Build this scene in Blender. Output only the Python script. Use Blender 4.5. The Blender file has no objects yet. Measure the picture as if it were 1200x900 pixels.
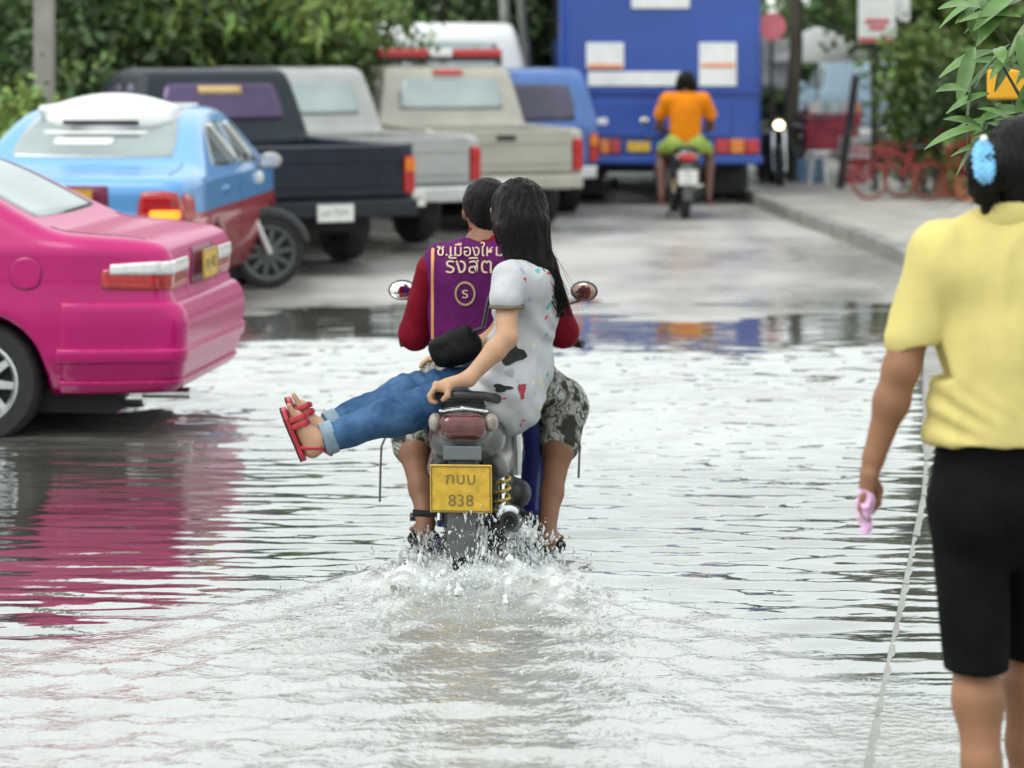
import bpy, bmesh, math, random
import numpy as np
from mathutils import Vector, Matrix
random.seed(11)
rng = np.random.default_rng(11)
R = math.radians
sc = bpy.context.scene
col = sc.collection

# ---------------------------------------------------------------- camera
F, HC, YH = 3300.0, 1.8, 64.0          # focal length in photo pixels, eye height over the water, horizon row
cam_d = bpy.data.cameras.new('camera')
cam = bpy.data.objects.new('camera', cam_d)
col.objects.link(cam)
cam.location = (0, 0, HC)
cam.rotation_euler = (R(90), 0, 0)
cam_d.sensor_width = 36
cam_d.lens = 36 * F / 1200
cam_d.shift_y = -(450 - YH) / 1200
cam_d.clip_start, cam_d.clip_end = 0.1, 2000
cam_d.dof.use_dof = True
cam_d.dof.focus_distance = 9.5
cam_d.dof.aperture_fstop = 3.0
sc.camera = cam

# ---------------------------------------------------------------- sky, sun, exposure
SUN_EL, SUN_AZ = R(56), R(238)
world = bpy.data.worlds.new('World')
sc.world = world
world.use_nodes = True
nt = world.node_tree
bg = nt.nodes['Background']
sky = nt.nodes.new('ShaderNodeTexSky')
sky.sky_type = 'NISHITA'
sky.sun_disc = False
sky.sun_elevation = SUN_EL
sky.sun_rotation = SUN_AZ
sky.air_density, sky.dust_density = 1.0, 3.0
tc = nt.nodes.new('ShaderNodeTexCoord')
cn = nt.nodes.new('ShaderNodeTexNoise')
cn.inputs['Scale'].default_value = 2.2
cn.inputs['Detail'].default_value = 5
nt.links.new(tc.outputs['Generated'], cn.inputs['Vector'])
cr = nt.nodes.new('ShaderNodeValToRGB')
cr.color_ramp.elements[0].position, cr.color_ramp.elements[0].color = 0.3, (8.7, 9.4, 9.25, 1)
cr.color_ramp.elements[1].position, cr.color_ramp.elements[1].color = 0.72, (11.6, 12.2, 12.0, 1)
nt.links.new(cn.outputs['Fac'], cr.inputs['Fac'])
mx = nt.nodes.new('ShaderNodeMixRGB')
mx.inputs['Fac'].default_value = 0.9
nt.links.new(sky.outputs['Color'], mx.inputs['Color1'])
nt.links.new(cr.outputs['Color'], mx.inputs['Color2'])
nt.links.new(mx.outputs['Color'], bg.inputs['Color'])
bg.inputs['Strength'].default_value = 0.1
sun_d = bpy.data.lights.new('sun', 'SUN')
sun = bpy.data.objects.new('sun', sun_d)
col.objects.link(sun)
sun_d.energy = 1.1
sun_d.angle = R(34)
sun_d.color = (1.0, 0.97, 0.92)
sun_dir = Vector((math.sin(SUN_AZ) * math.cos(SUN_EL), math.cos(SUN_AZ) * math.cos(SUN_EL), math.sin(SUN_EL)))
sun.rotation_euler = sun_dir.to_track_quat('Z', 'Y').to_euler()
sun.location = sun_dir * 60
sc.view_settings.view_transform = 'Standard'
sc.view_settings.look = 'None'
sc.view_settings.exposure = 0.57
sc.view_settings.gamma = 1.0
sc.view_settings.use_curve_mapping = False
sc.render.engine = 'CYCLES'
sc.cycles.use_denoising = True
sc.cycles.max_bounces = 6
sc.cycles.caustics_reflective = False
sc.cycles.caustics_refractive = False

# ---------------------------------------------------------------- helpers
def P(px, py, Y):
    """photo pixel at depth Y -> point in metres"""
    return Vector(((px - 600) * Y / F, Y, HC - (py - YH) * Y / F))

MATS = {}
def mat(name, c, rough=.5, metal=0., coat=0., var=.12, scale=6., bump=0., bscale=80., spec=.5,
        emis=None, trans=0., island=0., stretch=None, sheen=0., ior=1.45, rvar=0.):
    if name in MATS: return MATS[name]
    m = bpy.data.materials.new(name); MATS[name] = m
    m.use_nodes = True
    n, l = m.node_tree.nodes, m.node_tree.links
    b = n['Principled BSDF']
    b.inputs['Roughness'].default_value = rough
    b.inputs['Metallic'].default_value = metal
    b.inputs['Coat Weight'].default_value = coat
    b.inputs['Coat Roughness'].default_value = .06
    b.inputs['Specular IOR Level'].default_value = spec
    b.inputs['Transmission Weight'].default_value = trans
    b.inputs['Sheen Weight'].default_value = sheen
    b.inputs['IOR'].default_value = ior
    t = n.new('ShaderNodeTexCoord')
    vec = t.outputs['Object']
    if stretch:
        mp = n.new('ShaderNodeMapping'); mp.inputs['Scale'].default_value = stretch
        l.new(vec, mp.inputs['Vector']); vec = mp.outputs['Vector']
    tx = n.new('ShaderNodeTexNoise'); tx.inputs['Scale'].default_value = scale; tx.inputs['Detail'].default_value = 6
    l.new(vec, tx.inputs['Vector'])
    rp = n.new('ShaderNodeValToRGB')
    rp.color_ramp.elements[0].position, rp.color_ramp.elements[1].position = .3, .7
    rp.color_ramp.elements[0].color = tuple(max(0, x * (1 - var)) for x in c) + (1,)
    rp.color_ramp.elements[1].color = tuple(min(1, x * (1 + var)) for x in c) + (1,)
    l.new(tx.outputs['Fac'], rp.inputs['Fac'])
    out = rp.outputs['Color']
    if island:
        g = n.new('ShaderNodeNewGeometry'); hs = n.new('ShaderNodeHueSaturation')
        mr = n.new('ShaderNodeMapRange'); mr.inputs['To Min'].default_value = 1 - island; mr.inputs['To Max'].default_value = 1 + island
        l.new(g.outputs['Random Per Island'], mr.inputs['Value']); l.new(mr.outputs['Result'], hs.inputs['Value'])
        mr2 = n.new('ShaderNodeMapRange'); mr2.inputs['To Min'].default_value = .47; mr2.inputs['To Max'].default_value = .53
        l.new(g.outputs['Random Per Island'], mr2.inputs['Value']); l.new(mr2.outputs['Result'], hs.inputs['Hue'])
        l.new(out, hs.inputs['Color']); out = hs.outputs['Color']
    l.new(out, b.inputs['Base Color'])
    if rvar:
        mr = n.new('ShaderNodeMapRange'); mr.inputs['To Min'].default_value = max(0, rough - rvar); mr.inputs['To Max'].default_value = rough + rvar
        l.new(tx.outputs['Fac'], mr.inputs['Value']); l.new(mr.outputs['Result'], b.inputs['Roughness'])
    if bump:
        t2 = n.new('ShaderNodeTexNoise'); t2.inputs['Scale'].default_value = bscale; t2.inputs['Detail'].default_value = 4
        l.new(vec, t2.inputs['Vector'])
        bp = n.new('ShaderNodeBump'); bp.inputs['Strength'].default_value = bump; bp.inputs['Distance'].default_value = .01
        l.new(t2.outputs['Fac'], bp.inputs['Height']); l.new(bp.outputs['Normal'], b.inputs['Normal'])
    if emis:
        b.inputs['Emission Color'].default_value = tuple(emis[:3]) + (1,)
        b.inputs['Emission Strength'].default_value = emis[3]
    return m

def link_mesh(name, V, faces, m, parent=None, smooth=True):
    me = bpy.data.meshes.new(name)
    if isinstance(faces, np.ndarray):
        V = np.asarray(V, np.float32); nf, k = faces.shape
        me.vertices.add(len(V)); me.vertices.foreach_set('co', V.ravel())
        me.loops.add(nf * k); me.loops.foreach_set('vertex_index', faces.astype(np.int32).ravel())
        me.polygons.add(nf); me.polygons.foreach_set('loop_start', np.arange(0, nf * k, k, dtype=np.int32))
        me.update(calc_edges=True); me.validate()
    else:
        me.from_pydata([tuple(v) for v in V], [], faces)
    if smooth: me.polygons.foreach_set('use_smooth', np.ones(len(me.polygons), bool))
    me.materials.append(m)
    o = bpy.data.objects.new(name, me); col.objects.link(o)
    if parent is not None: o.parent = parent
    return o

def inv(parent):
    m = Matrix.Identity(4)
    while parent is not None:
        m = parent.matrix_basis @ m; parent = parent.parent
    return m.inverted()

def to_local(V, parent):
    M = np.array(inv(parent)); V = np.asarray(V, float)
    return V @ M[:3, :3].T + M[:3, 3]

def thing(name, label, cat, loc=(0, 0, 0), rz=0., group=None):
    o = bpy.data.objects.new(name, None); col.objects.link(o)
    o.empty_display_size = .2
    o.location = loc; o.rotation_euler = (0, 0, rz)
    return tag(o, label, cat, group)

def tag(o, label=None, cat=None, group=None, kind=None):
    if label: o['label'] = label
    if cat: o['category'] = cat
    if group: o['group'] = group
    if kind: o['kind'] = kind
    return o

def bevel(o, w, seg=2):
    b = o.modifiers.new('bevel', 'BEVEL'); b.width = w; b.segments = seg; b.limit_method = 'ANGLE'; b.angle_limit = R(40)
    return o

def frame(d):
    d = Vector(d).normalized()
    u = d.orthogonal().normalized()
    return d, u, d.cross(u)

class MB:
    """collects simple shapes into one mesh"""
    def __init__(s): s.v, s.f = [], []
    def add(s, V, Fc):
        b = len(s.v); s.v += [Vector(v) for v in V]; s.f += [tuple(i + b for i in f) for f in Fc]; return s
    def box(s, c, h, rot=None):
        c = Vector(c); V = []
        for i in (-1, 1):
            for j in (-1, 1):
                for k in (-1, 1):
                    p = Vector((i * h[0], j * h[1], k * h[2]))
                    V.append(c + (rot @ p if rot else p))
        return s.add(V, [(0, 1, 3, 2), (4, 6, 7, 5), (0, 4, 5, 1), (2, 3, 7, 6), (0, 2, 6, 4), (1, 5, 7, 3)])
    def tube(s, pts, r, n=10, cap=True, flat=None):
        pts = [Vector(p) for p in pts]
        rr = list(r) if hasattr(r, '__len__') else [r] * len(pts)
        V, Fc = [], []
        d0, u, w = frame(pts[1] - pts[0])
        for i, p in enumerate(pts):
            d = (pts[min(i + 1, len(pts) - 1)] - pts[max(i - 1, 0)]).normalized()
            u = (u - d * u.dot(d)).normalized(); w = d.cross(u)
            for j in range(n):
                a = 2 * math.pi * j / n
                q = u * math.cos(a) + w * math.sin(a)
                if flat: q = q + Vector(flat[0]) * (q.dot(Vector(flat[0])) * (flat[1] - 1))
                V.append(p + q * rr[i])
        for i in range(len(pts) - 1):
            for j in range(n):
                k = (j + 1) % n
                Fc.append((i * n + j, i * n + k, (i + 1) * n + k, (i + 1) * n + j))
        if cap:
            Fc.append(tuple(range(n - 1, -1, -1))); Fc.append(tuple((len(pts) - 1) * n + j for j in range(n)))
        return s.add(V, Fc)
    def lathe(s, prof, c, axis, n=24, arc=None):
        """prof: (radius, along axis)"""
        c = Vector(c); d, u, w = frame(axis); V, Fc = [], []
        m = len(prof)
        for j in range(n):
            a = 2 * math.pi * j / n
            q = u * math.cos(a) + w * math.sin(a)
            for (r, t) in prof: V.append(c + q * r + d * t)
        for j in range(n):
            k = (j + 1) % n
            for i in range(m - 1):
                Fc.append((j * m + i, k * m + i, k * m + i + 1, j * m + i + 1))
        return s.add(V, Fc)
    def ball(s, c, r, n=10, m=7, rot=None):
        c = Vector(c); rr = r if hasattr(r, '__len__') else (r, r, r)
        V = [c + (rot @ Vector((0, 0, rr[2])) if rot else Vector((0, 0, rr[2])))]
        for i in range(1, m):
            t = math.pi * i / m
            for j in range(n):
                a = 2 * math.pi * j / n
                p = Vector((rr[0] * math.sin(t) * math.cos(a), rr[1] * math.sin(t) * math.sin(a), rr[2] * math.cos(t)))
                V.append(c + (rot @ p if rot else p))
        V.append(c - (rot @ Vector((0, 0, rr[2])) if rot else Vector((0, 0, rr[2]))))
        Fc = [(0, 1 + j, 1 + (j + 1) % n) for j in range(n)]
        for i in range(m - 2):
            for j in range(n):
                k = (j + 1) % n; b = 1 + i * n
                Fc.append((b + j, b + n + j, b + n + k, b + k))
        e = len(V) - 1; b = 1 + (m - 2) * n
        Fc += [(e, b + (j + 1) % n, b + j) for j in range(n)]
        return s.add(V, Fc)
    def prism(s, poly, off):
        """poly: 3D outline, off: extrusion vector"""
        n = len(poly); V = [Vector(p) for p in poly]; off = Vector(off)
        V += [p + off for p in V]
        Fc = [tuple(range(n - 1, -1, -1)), tuple(range(n, 2 * n))]
        Fc += [(i, (i + 1) % n, n + (i + 1) % n, n + i) for i in range(n)]
        return s.add(V, Fc)
    def build(s, name, m, parent=None, smooth=False, bev=0, world=False, recalc=True):
        V = s.v
        if world and parent is not None:
            M = inv(parent); V = [M @ v for v in V]
        o = link_mesh(name, V, s.f, m, parent, smooth)
        if recalc:
            bm = bmesh.new(); bm.from_mesh(o.data); bmesh.ops.recalc_face_normals(bm, faces=bm.faces); bm.to_mesh(o.data); bm.free()
        if smooth:
            o.data.set_sharp_from_angle(angle=R(42)) if hasattr(o.data, 'set_sharp_from_angle') else None
        if bev: bevel(o, bev)
        return o

def copy_tree(o, parent=None):
    c = o.copy(); col.objects.link(c); c.parent = parent
    for ch in list(o.children): copy_tree(ch, c)
    return c

# ---- noise on arrays
def _h(ix, iy, iz):
    n = (ix * 374761393 + iy * 668265263 + iz * 1274126177) & 0x7fffffff
    n = ((n ^ (n >> 13)) * 1103515245 + 12345) & 0x7fffffff
    n = ((n ^ (n >> 11)) * 214013 + 2531011) & 0x7fffffff
    return (n & 0xffff) / 32767.5 - 1.0
def vn(p):
    p = np.asarray(p, float); i = np.floor(p).astype(np.int64); f = p - i; f = f * f * (3 - 2 * f)
    r = 0
    for a in (0, 1):
        for b in (0, 1):
            for c in (0, 1):
                w = (f[..., 0] if a else 1 - f[..., 0]) * (f[..., 1] if b else 1 - f[..., 1]) * (f[..., 2] if c else 1 - f[..., 2])
                r = r + w * _h(i[..., 0] + a, i[..., 1] + b, i[..., 2] + c)
    return r
def fbm(p, o=3):
    p = np.asarray(p, float); r, a = 0, 1.
    for k in range(o): r = r + a * vn(p + 17.3 * k); p = p * 2.03; a *= .5
    return r
def sstep(a, b, x):
    t = np.clip((x - a) / (b - a), 0, 1); return t * t * (3 - 2 * t)

# ---- implicit surfaces
def smin(a, b, k):
    if k <= 0: return np.minimum(a, b)
    h = np.clip(.5 + .5 * (b - a) / k, 0, 1); return b + (a - b) * h - k * h * (1 - h)
def smax(a, b, k): return -smin(-a, -b, k)

def surface_nets(f, lo, res):
    s = f < 0
    S = s.astype(np.int8)
    tot = S[:-1, :-1, :-1] + S[1:, :-1, :-1] + S[:-1, 1:, :-1] + S[:-1, :-1, 1:] + S[1:, 1:, :-1] + S[1:, :-1, 1:] + S[:-1, 1:, 1:] + S[1:, 1:, 1:]
    ids = np.argwhere((tot > 0) & (tot < 8))
    acc = np.zeros((len(ids), 3)); cnt = np.zeros(len(ids))
    C = [np.array((a, b, c)) for a in (0, 1) for b in (0, 1) for c in (0, 1)]
    val = [f[tuple((ids + c).T)] for c in C]
    for i in range(8):
        for j in range(i + 1, 8):
            if np.abs(C[i] - C[j]).sum() != 1: continue
            m = (val[i] < 0) != (val[j] < 0)
            t = val[i][m] / (val[i][m] - val[j][m])
            acc[m] += C[i] + t[:, None] * (C[j] - C[i]); cnt[m] += 1
    V = np.asarray(lo) + res * (ids + acc / cnt[:, None])
    idx = -np.ones(tot.shape, np.int64); idx[tuple(ids.T)] = np.arange(len(ids))
    Q = []
    for ax in range(3):
        o1, o2 = (ax + 1) % 3, (ax + 2) % 3
        sl0 = [slice(None)] * 3; sl1 = [slice(None)] * 3
        sl0[ax] = slice(0, -1); sl1[ax] = slice(1, None)
        e = s[tuple(sl0)] != s[tuple(sl1)]
        E = np.argwhere(e)
        E = E[(E[:, o1] > 0) & (E[:, o2] > 0) & (E[:, o1] < f.shape[o1] - 1) & (E[:, o2] < f.shape[o2] - 1)]
        ins = s[tuple(E.T)]
        d1 = np.zeros(3, int); d1[o1] = 1; d2 = np.zeros(3, int); d2[o2] = 1
        q = np.stack([idx[tuple((E - d1 - d2).T)], idx[tuple((E - d2).T)], idx[tuple(E.T)], idx[tuple((E - d1).T)]], 1)
        q[~ins] = q[~ins][:, ::-1]
        Q.append(q)
    Q = np.concatenate(Q); Q = Q[(Q >= 0).all(1)]
    return V, Q

def vnormals(V, Q):
    n = np.cross(V[Q[:, 2]] - V[Q[:, 0]], V[Q[:, 3]] - V[Q[:, 1]])
    N = np.zeros_like(V)
    for k in range(4): np.add.at(N, Q[:, k], n)
    return N / (np.linalg.norm(N, axis=1)[:, None] + 1e-12)

class SDF:
    def __init__(s): s.p = []
    def _push(s, f, pts, r, k, op):
        pts = np.array([list(p) for p in pts]); s.p.append((f, pts.min(0) - r, pts.max(0) + r, k, op)); return s
    def cap(s, a, b, r1, r2=None, k=.02, flat=None, op='u'):
        a = np.array(a, float); b = np.array(b, float); r2 = r1 if r2 is None else r2
        ba = b - a; L = max(ba @ ba, 1e-9); u = None
        if flat: u = np.array(Vector(flat[0]).normalized()); fk = flat[1]
        def f(p):
            q = p - a; t = np.clip(q @ ba / L, 0, 1); q = q - t[:, None] * ba
            if u is not None: q = q + (q @ u)[:, None] * u * (fk - 1)
            return np.sqrt((q * q).sum(1)) - (r1 + (r2 - r1) * t)
        ex = max(1., 1. / fk) if flat else 1.
        return s._push(f, [a, b], max(r1, r2) * ex, k, op)
    def chain(s, pts, rs, k=.02, flat=None):
        for i in range(len(pts) - 1): s.cap(pts[i], pts[i + 1], rs[i], rs[i + 1], k, flat)
        return s
    def ell(s, c, r, rot=None, k=.02, op='u'):
        c = np.array(c, float); r = np.array(r, float); M = np.array(rot.to_3x3() if rot else Matrix.Identity(3))
        def f(p):
            q = (p - c) @ M; k0 = np.linalg.norm(q / r, axis=1); k1 = np.linalg.norm(q / (r * r), axis=1) + 1e-9
            return k0 * (k0 - 1) / k1
        return s._push(f, [c], r.max(), k, op)
    def box(s, c, h, rad=.02, rot=None, k=.02, op='u'):
        c = np.array(c, float); h = np.array(h, float); M = np.array(rot.to_3x3() if rot else Matrix.Identity(3))
        def f(p):
            q = np.abs((p - c) @ M) - (h - rad)
            return np.linalg.norm(np.maximum(q, 0), axis=1) + np.minimum(q.max(1), 0) - rad
        return s._push(f, [c], np.linalg.norm(h), k, op)
    def __call__(s, p):
        d = np.full(len(p), 10.)
        for f, lo, hi, k, op in s.p:
            b = f(p); d = smin(d, b, k) if op == 'u' else smax(d, -b, k)
        return d
    def mesh(s, res, name, m, parent=None, disp=None):
        us = [q for q in s.p if q[4] == 'u']
        lo = np.min([q[1] for q in us], 0) - 4 * res; hi = np.max([q[2] for q in us], 0) + 4 * res
        n = np.ceil((hi - lo) / res).astype(int) + 1
        ax = [lo[i] + res * np.arange(n[i]) for i in range(3)]
        fld = np.full(n, 1., np.float32)
        for f, l0, h0, k, op in s.p:
            pad = k + 3 * res
            i0 = np.clip(np.floor((l0 - pad - lo) / res).astype(int), 0, n); i1 = np.clip(np.ceil((h0 + pad - lo) / res).astype(int) + 1, 0, n)
            if (i1 <= i0).any(): continue
            g = np.stack(np.meshgrid(*[ax[i][i0[i]:i1[i]] for i in range(3)], indexing='ij'), -1)
            b = f(g.reshape(-1, 3)).reshape(g.shape[:3])
            sl = tuple(slice(i0[i], i1[i]) for i in range(3))
            fld[sl] = smin(fld[sl], b, k) if op == 'u' else smax(fld[sl], -b, k)
        V, Q = surface_nets(fld, lo, res)
        if disp is not None:
            N = vnormals(V, Q); V = V + N * disp(V)[:, None]
        if parent is not None: V = to_local(V, parent)
        return link_mesh(name, V, Q, m, parent)

def sgrad(sdf, p, e=.004):
    g = np.stack([sdf(p + np.eye(3)[i] * e) - sdf(p - np.eye(3)[i] * e) for i in range(3)], 1)
    return g / (np.linalg.norm(g, axis=1)[:, None] + 1e-9)

def project(p, d, sdf, it=70):
    p = np.array(p, float); d = np.array(d, float); d /= np.linalg.norm(d)
    for _ in range(it): p = p + d * np.clip(sdf(p), -.05, .3)[:, None] * .8
    return p

def patch(name, quad, start, d, sdf, off, m, parent=None, n=(14, 10), rnd=.15, thick=.02, bulge=0., world=False):
    """quad: four 2D corners, start(u,v) -> 3D point outside; panel lies on the surface of sdf"""
    q = [np.array(c, float) for c in quad]
    U = np.linspace(-1, 1, n[0]); W = np.linspace(-1, 1, n[1]); pts, bl = [], []
    for b in W:
        for a in U:
            x = a * math.sqrt(max(0, 1 - rnd * b * b)); y = b * math.sqrt(max(0, 1 - rnd * a * a))
            x, y = (x + 1) / 2, (y + 1) / 2
            c = (q[0] * (1 - x) + q[1] * x) * (1 - y) + (q[3] * (1 - x) + q[2] * x) * y
            pts.append(start(*c)); bl.append((1 - a ** 4) * (1 - b ** 4))
    p = project(pts, d, sdf); N = sgrad(sdf, p); bl = np.array(bl)
    top = p + N * (off + bulge * bl)[:, None] if bulge else p + N * off
    nx, ny = n
    fc = [(j * nx + i, j * nx + i + 1, (j + 1) * nx + i + 1, (j + 1) * nx + i) for j in range(ny - 1) for i in range(nx - 1)]
    ring = [i for i in range(nx)] + [j * nx + nx - 1 for j in range(1, ny)] + [(ny - 1) * nx + i for i in range(nx - 2, -1, -1)] + [j * nx for j in range(ny - 2, 0, -1)]
    V = list(top); b0 = len(V)
    for i in ring: V.append(p[i] + N[i] * (off - thick))
    L = len(ring)
    fc += [(ring[i], b0 + i, b0 + (i + 1) % L, ring[(i + 1) % L]) for i in range(L)]
    if world and parent is not None: V = to_local(V, parent)
    o = link_mesh(name, V, fc, m, parent)
    bm = bmesh.new(); bm.from_mesh(o.data); bmesh.ops.recalc_face_normals(bm, faces=bm.faces)
    if n[0] > 2:
        k = len(bm.faces) // 3
        bm.faces.ensure_lookup_table()
        c = Vector(sgrad(sdf, p[len(p) // 2:len(p) // 2 + 1])[0])
        if world and parent is not None: c = (inv(parent).to_3x3() @ c)
        if bm.faces[((ny - 1) // 2) * (nx - 1) + (nx - 1) // 2].normal.dot(c) < 0: bmesh.ops.reverse_faces(bm, faces=bm.faces)
    bm.to_mesh(o.data); bm.free()
    return o

def text_mesh(s, size):
    cu = bpy.data.curves.new('text', 'FONT'); cu.body = s; cu.size = size; cu.align_x = 'CENTER'; cu.align_y = 'CENTER'
    cu.resolution_u = 2
    o = bpy.data.objects.new('text', cu); col.objects.link(o)
    dg = bpy.context.evaluated_depsgraph_get()
    me = bpy.data.meshes.new_from_object(o.evaluated_get(dg))
    V = np.array([tuple(v.co) for v in me.vertices]); fc = [tuple(p.vertices) for p in me.polygons]
    bpy.data.objects.remove(o); bpy.data.curves.remove(cu); bpy.data.meshes.remove(me)
    return V, fc

def lettering(name, s, size, mapf, m, parent, world=False, bold=0.):
    """mapf: array of flat (x,y) -> array of 3D points"""
    V, fc = text_mesh(s, size)
    if not len(V): return None
    W = mapf(V[:, :2])
    d0 = np.median(W[:, 1]); fc = [f for f in fc if max(abs(W[i, 1] - d0) for i in f) < .12]
    if world: W = to_local(W, parent)
    return tag(link_mesh(name, W, fc, m, parent, smooth=False), kind='stuff')
# ================================================================ materials
M_tyre = mat('tyre_rubber', (.018, .018, .019), .75, var=.3, scale=20)
M_black = mat('black_plastic', (.02, .02, .022), .45, var=.25, scale=15)
M_chrome = mat('chrome', (.62, .63, .64), .18, 1., var=.1)
M_alu = mat('alloy', (.5, .51, .52), .35, .9, var=.15, scale=20)
M_dark = mat('dark_underbody', (.012, .012, .013), .8)
M_glass = mat('tinted_glass', (.33, .38, .38), .06, .55, var=.25, scale=1.2)
M_dglass = mat('dark_glass', (.07, .065, .10), .08, .3, var=.3, scale=1.5)
M_red_l = mat('red_lens', (.42, .012, .015), .15, coat=.6, var=.25, scale=30)
M_amber_l = mat('amber_lens', (.65, .18, .01), .15, coat=.6, var=.2, scale=30)
M_white_l = mat('clear_lens', (.75, .75, .74), .12, coat=.6, var=.12, scale=30)
M_plate_y = mat('yellow_plate', (.60, .38, .045), .45, var=.2, scale=28)
M_plate_w = mat('white_plate', (.75, .76, .75), .4, var=.06, scale=20)
M_ink = mat('plate_ink', (.20, .145, .045), .5)
M_silver = mat('silver_paint', (.36, .36, .352), .35, .25, coat=.5, var=.1, scale=3, rvar=.08)
M_beige = mat('champagne_paint', (.37, .35, .305), .38, .2, coat=.4, var=.1, scale=3, rvar=.08)
M_navy = mat('black_pickup_paint', (.010, .015, .026), .35, .0, coat=.15, spec=.3, var=.35, scale=4, rvar=.1)
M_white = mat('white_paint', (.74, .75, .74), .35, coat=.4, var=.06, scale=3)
M_bark = mat('bark', (.10, .085, .065), .9, var=.4, scale=9, bump=.8, bscale=22, stretch=(1, 1, .25))
M_leaf = mat('leaf_green', (.095, .150, .028), .5, var=.45, scale=1.2, island=.45)
M_leafd = mat('leaf_dark', (.040, .074, .019), .55, var=.5, scale=.9, island=.45)
M_leafl = mat('leaf_light', (.20, .29, .065), .45, var=.35, scale=2.5, island=.3)
M_conc = mat('pole_concrete', (.28, .268, .24), .85, var=.15, scale=5, bump=.4, bscale=40)
M_post = mat('dark_post', (.045, .04, .037), .7, var=.4, scale=8)

# ================================================================ ground, road, footpath
KERB = [(-0.42, 0.0), (0.86, 7.1), (1.80, 12.36), (3.30, 22.6), (3.42, 24.3), (3.05, 30.0), (2.72, 38.0), (2.4, 50.0), (1.5, 80.0)]
WL = -.08                                  # water level
def kerb_x(y):
    return np.interp(y, [k[1] for k in KERB], [k[0] for k in KERB])
def road_h(x, y):
    x = np.asarray(x, float); y = np.asarray(y, float)
    base = np.interp(y, [-20, 10.8, 13.5, 16.5, 18.7, 20.2, 21.4, 23, 28, 80], [-.2, -.2, -.15, -.12, -.095, -.084, -.076, -.05, -.01, .05])
    p = np.stack([x * .9, y * 1.6, np.zeros_like(x)], -1)
    return base + sstep(16, 18, y) * (1 - sstep(23, 27, y)) * (.012 * fbm(p, 3)) + .004 * vn(p * 3.1)
def path_h(y): return np.interp(y, [-20, 13, 20, 26, 80], [-.1, -.1, .03, .10, .18])

def sheet(name, xs, ys, zf, m, kind='structure'):
    X, Y = np.meshgrid(xs, ys, indexing='xy'); Z = zf(X, Y)
    V = np.stack([X, Y, Z], -1).reshape(-1, 3); nx = len(xs); ny = len(ys)
    i, j = np.meshgrid(np.arange(nx - 1), np.arange(ny - 1)); a = (j * nx + i).ravel()
    Q = np.stack([a, a + 1, a + nx + 1, a + nx], 1)
    o = link_mesh(name, V, Q, m); tag(o, kind=kind); return o

def node_mat(name): 
    m = bpy.data.materials.new(name); m.use_nodes = True
    return m, m.node_tree.nodes, m.node_tree.links, m.node_tree.nodes['Principled BSDF']

# wet concrete road: pale, damp, patches of wetter gloss
m_road, n, l, b = node_mat('wet_road')
t = n.new('ShaderNodeTexCoord')
n1 = n.new('ShaderNodeTexNoise'); n1.inputs['Scale'].default_value = .55; n1.inputs['Detail'].default_value = 7; n1.inputs['Roughness'].default_value = .6
n2 = n.new('ShaderNodeTexNoise'); n2.inputs['Scale'].default_value = 38; n2.inputs['Detail'].default_value = 5
mp = n.new('ShaderNodeMapping'); mp.inputs['Scale'].default_value = (1, .55, 1)
l.new(t.outputs['Object'], mp.inputs['Vector']); l.new(mp.outputs['Vector'], n1.inputs['Vector']); l.new(t.outputs['Object'], n2.inputs['Vector'])
r1 = n.new('ShaderNodeValToRGB')
r1.color_ramp.elements[0].position, r1.color_ramp.elements[0].color = .36, (.29, .28, .26, 1)
r1.color_ramp.elements[1].position, r1.color_ramp.elements[1].color = .62, (.52, .505, .475, 1)
l.new(n1.outputs['Fac'], r1.inputs['Fac'])
mixc = n.new('ShaderNodeMixRGB'); mixc.blend_type = 'MULTIPLY'; mixc.inputs['Fac'].default_value = .35
l.new(r1.outputs['Color'], mixc.inputs['Color1']); l.new(n2.outputs['Fac'], mixc.inputs['Color2'])
l.new(mixc.outputs['Color'], b.inputs['Base Color'])
r2 = n.new('ShaderNodeMapRange'); r2.inputs['From Min'].default_value = .36; r2.inputs['From Max'].default_value = .62
r2.inputs['To Min'].default_value = .18; r2.inputs['To Max'].default_value = .5
l.new(n1.outputs['Fac'], r2.inputs['Value']); l.new(r2.outputs['Result'], b.inputs['Roughness'])
bp = n.new('ShaderNodeBump'); bp.inputs['Strength'].default_value = .35; bp.inputs['Distance'].default_value = .006
l.new(n2.outputs['Fac'], bp.inputs['Height']); l.new(bp.outputs['Normal'], b.inputs['Normal'])

M_earth = mat('earth', (.17, .15, .12), .9, var=.35, scale=1.5, bump=.5, bscale=12)
sheet('ground', np.linspace(-600, 600, 41), np.linspace(-200, 1500, 41), lambda X, Y: X * 0 - .36, M_earth)
sheet('road', np.concatenate([np.linspace(-15, -6, 14)[:-1], np.arange(-6, 5, .14), np.linspace(5, 9, 5)]),
      np.concatenate([np.linspace(-15, 14, 20)[:-1], np.arange(14, 26, .1), np.linspace(26, 90, 60)]), road_h, m_road)

M_path = mat('footpath_concrete', (.30, .285, .26), .6, var=.25, scale=2.2, bump=.5, bscale=30, rvar=.2)
ys = np.concatenate([np.linspace(-10, 26, 70)[:-1], np.linspace(26, 90, 30)])
V, Q = [], []
for y in ys:
    k = float(kerb_x(y)) + .15
    for i in range(8): V.append((k + i * 1.6, y, float(path_h(y)) - .004 * i + .004 * math.sin(y * 3 + i)))
for j in range(len(ys) - 1):
    for i in range(7): a = j * 8 + i; Q.append((a, a + 1, a + 9, a + 8))
tag(link_mesh('footpath', V, Q, M_path), kind='structure')

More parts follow.
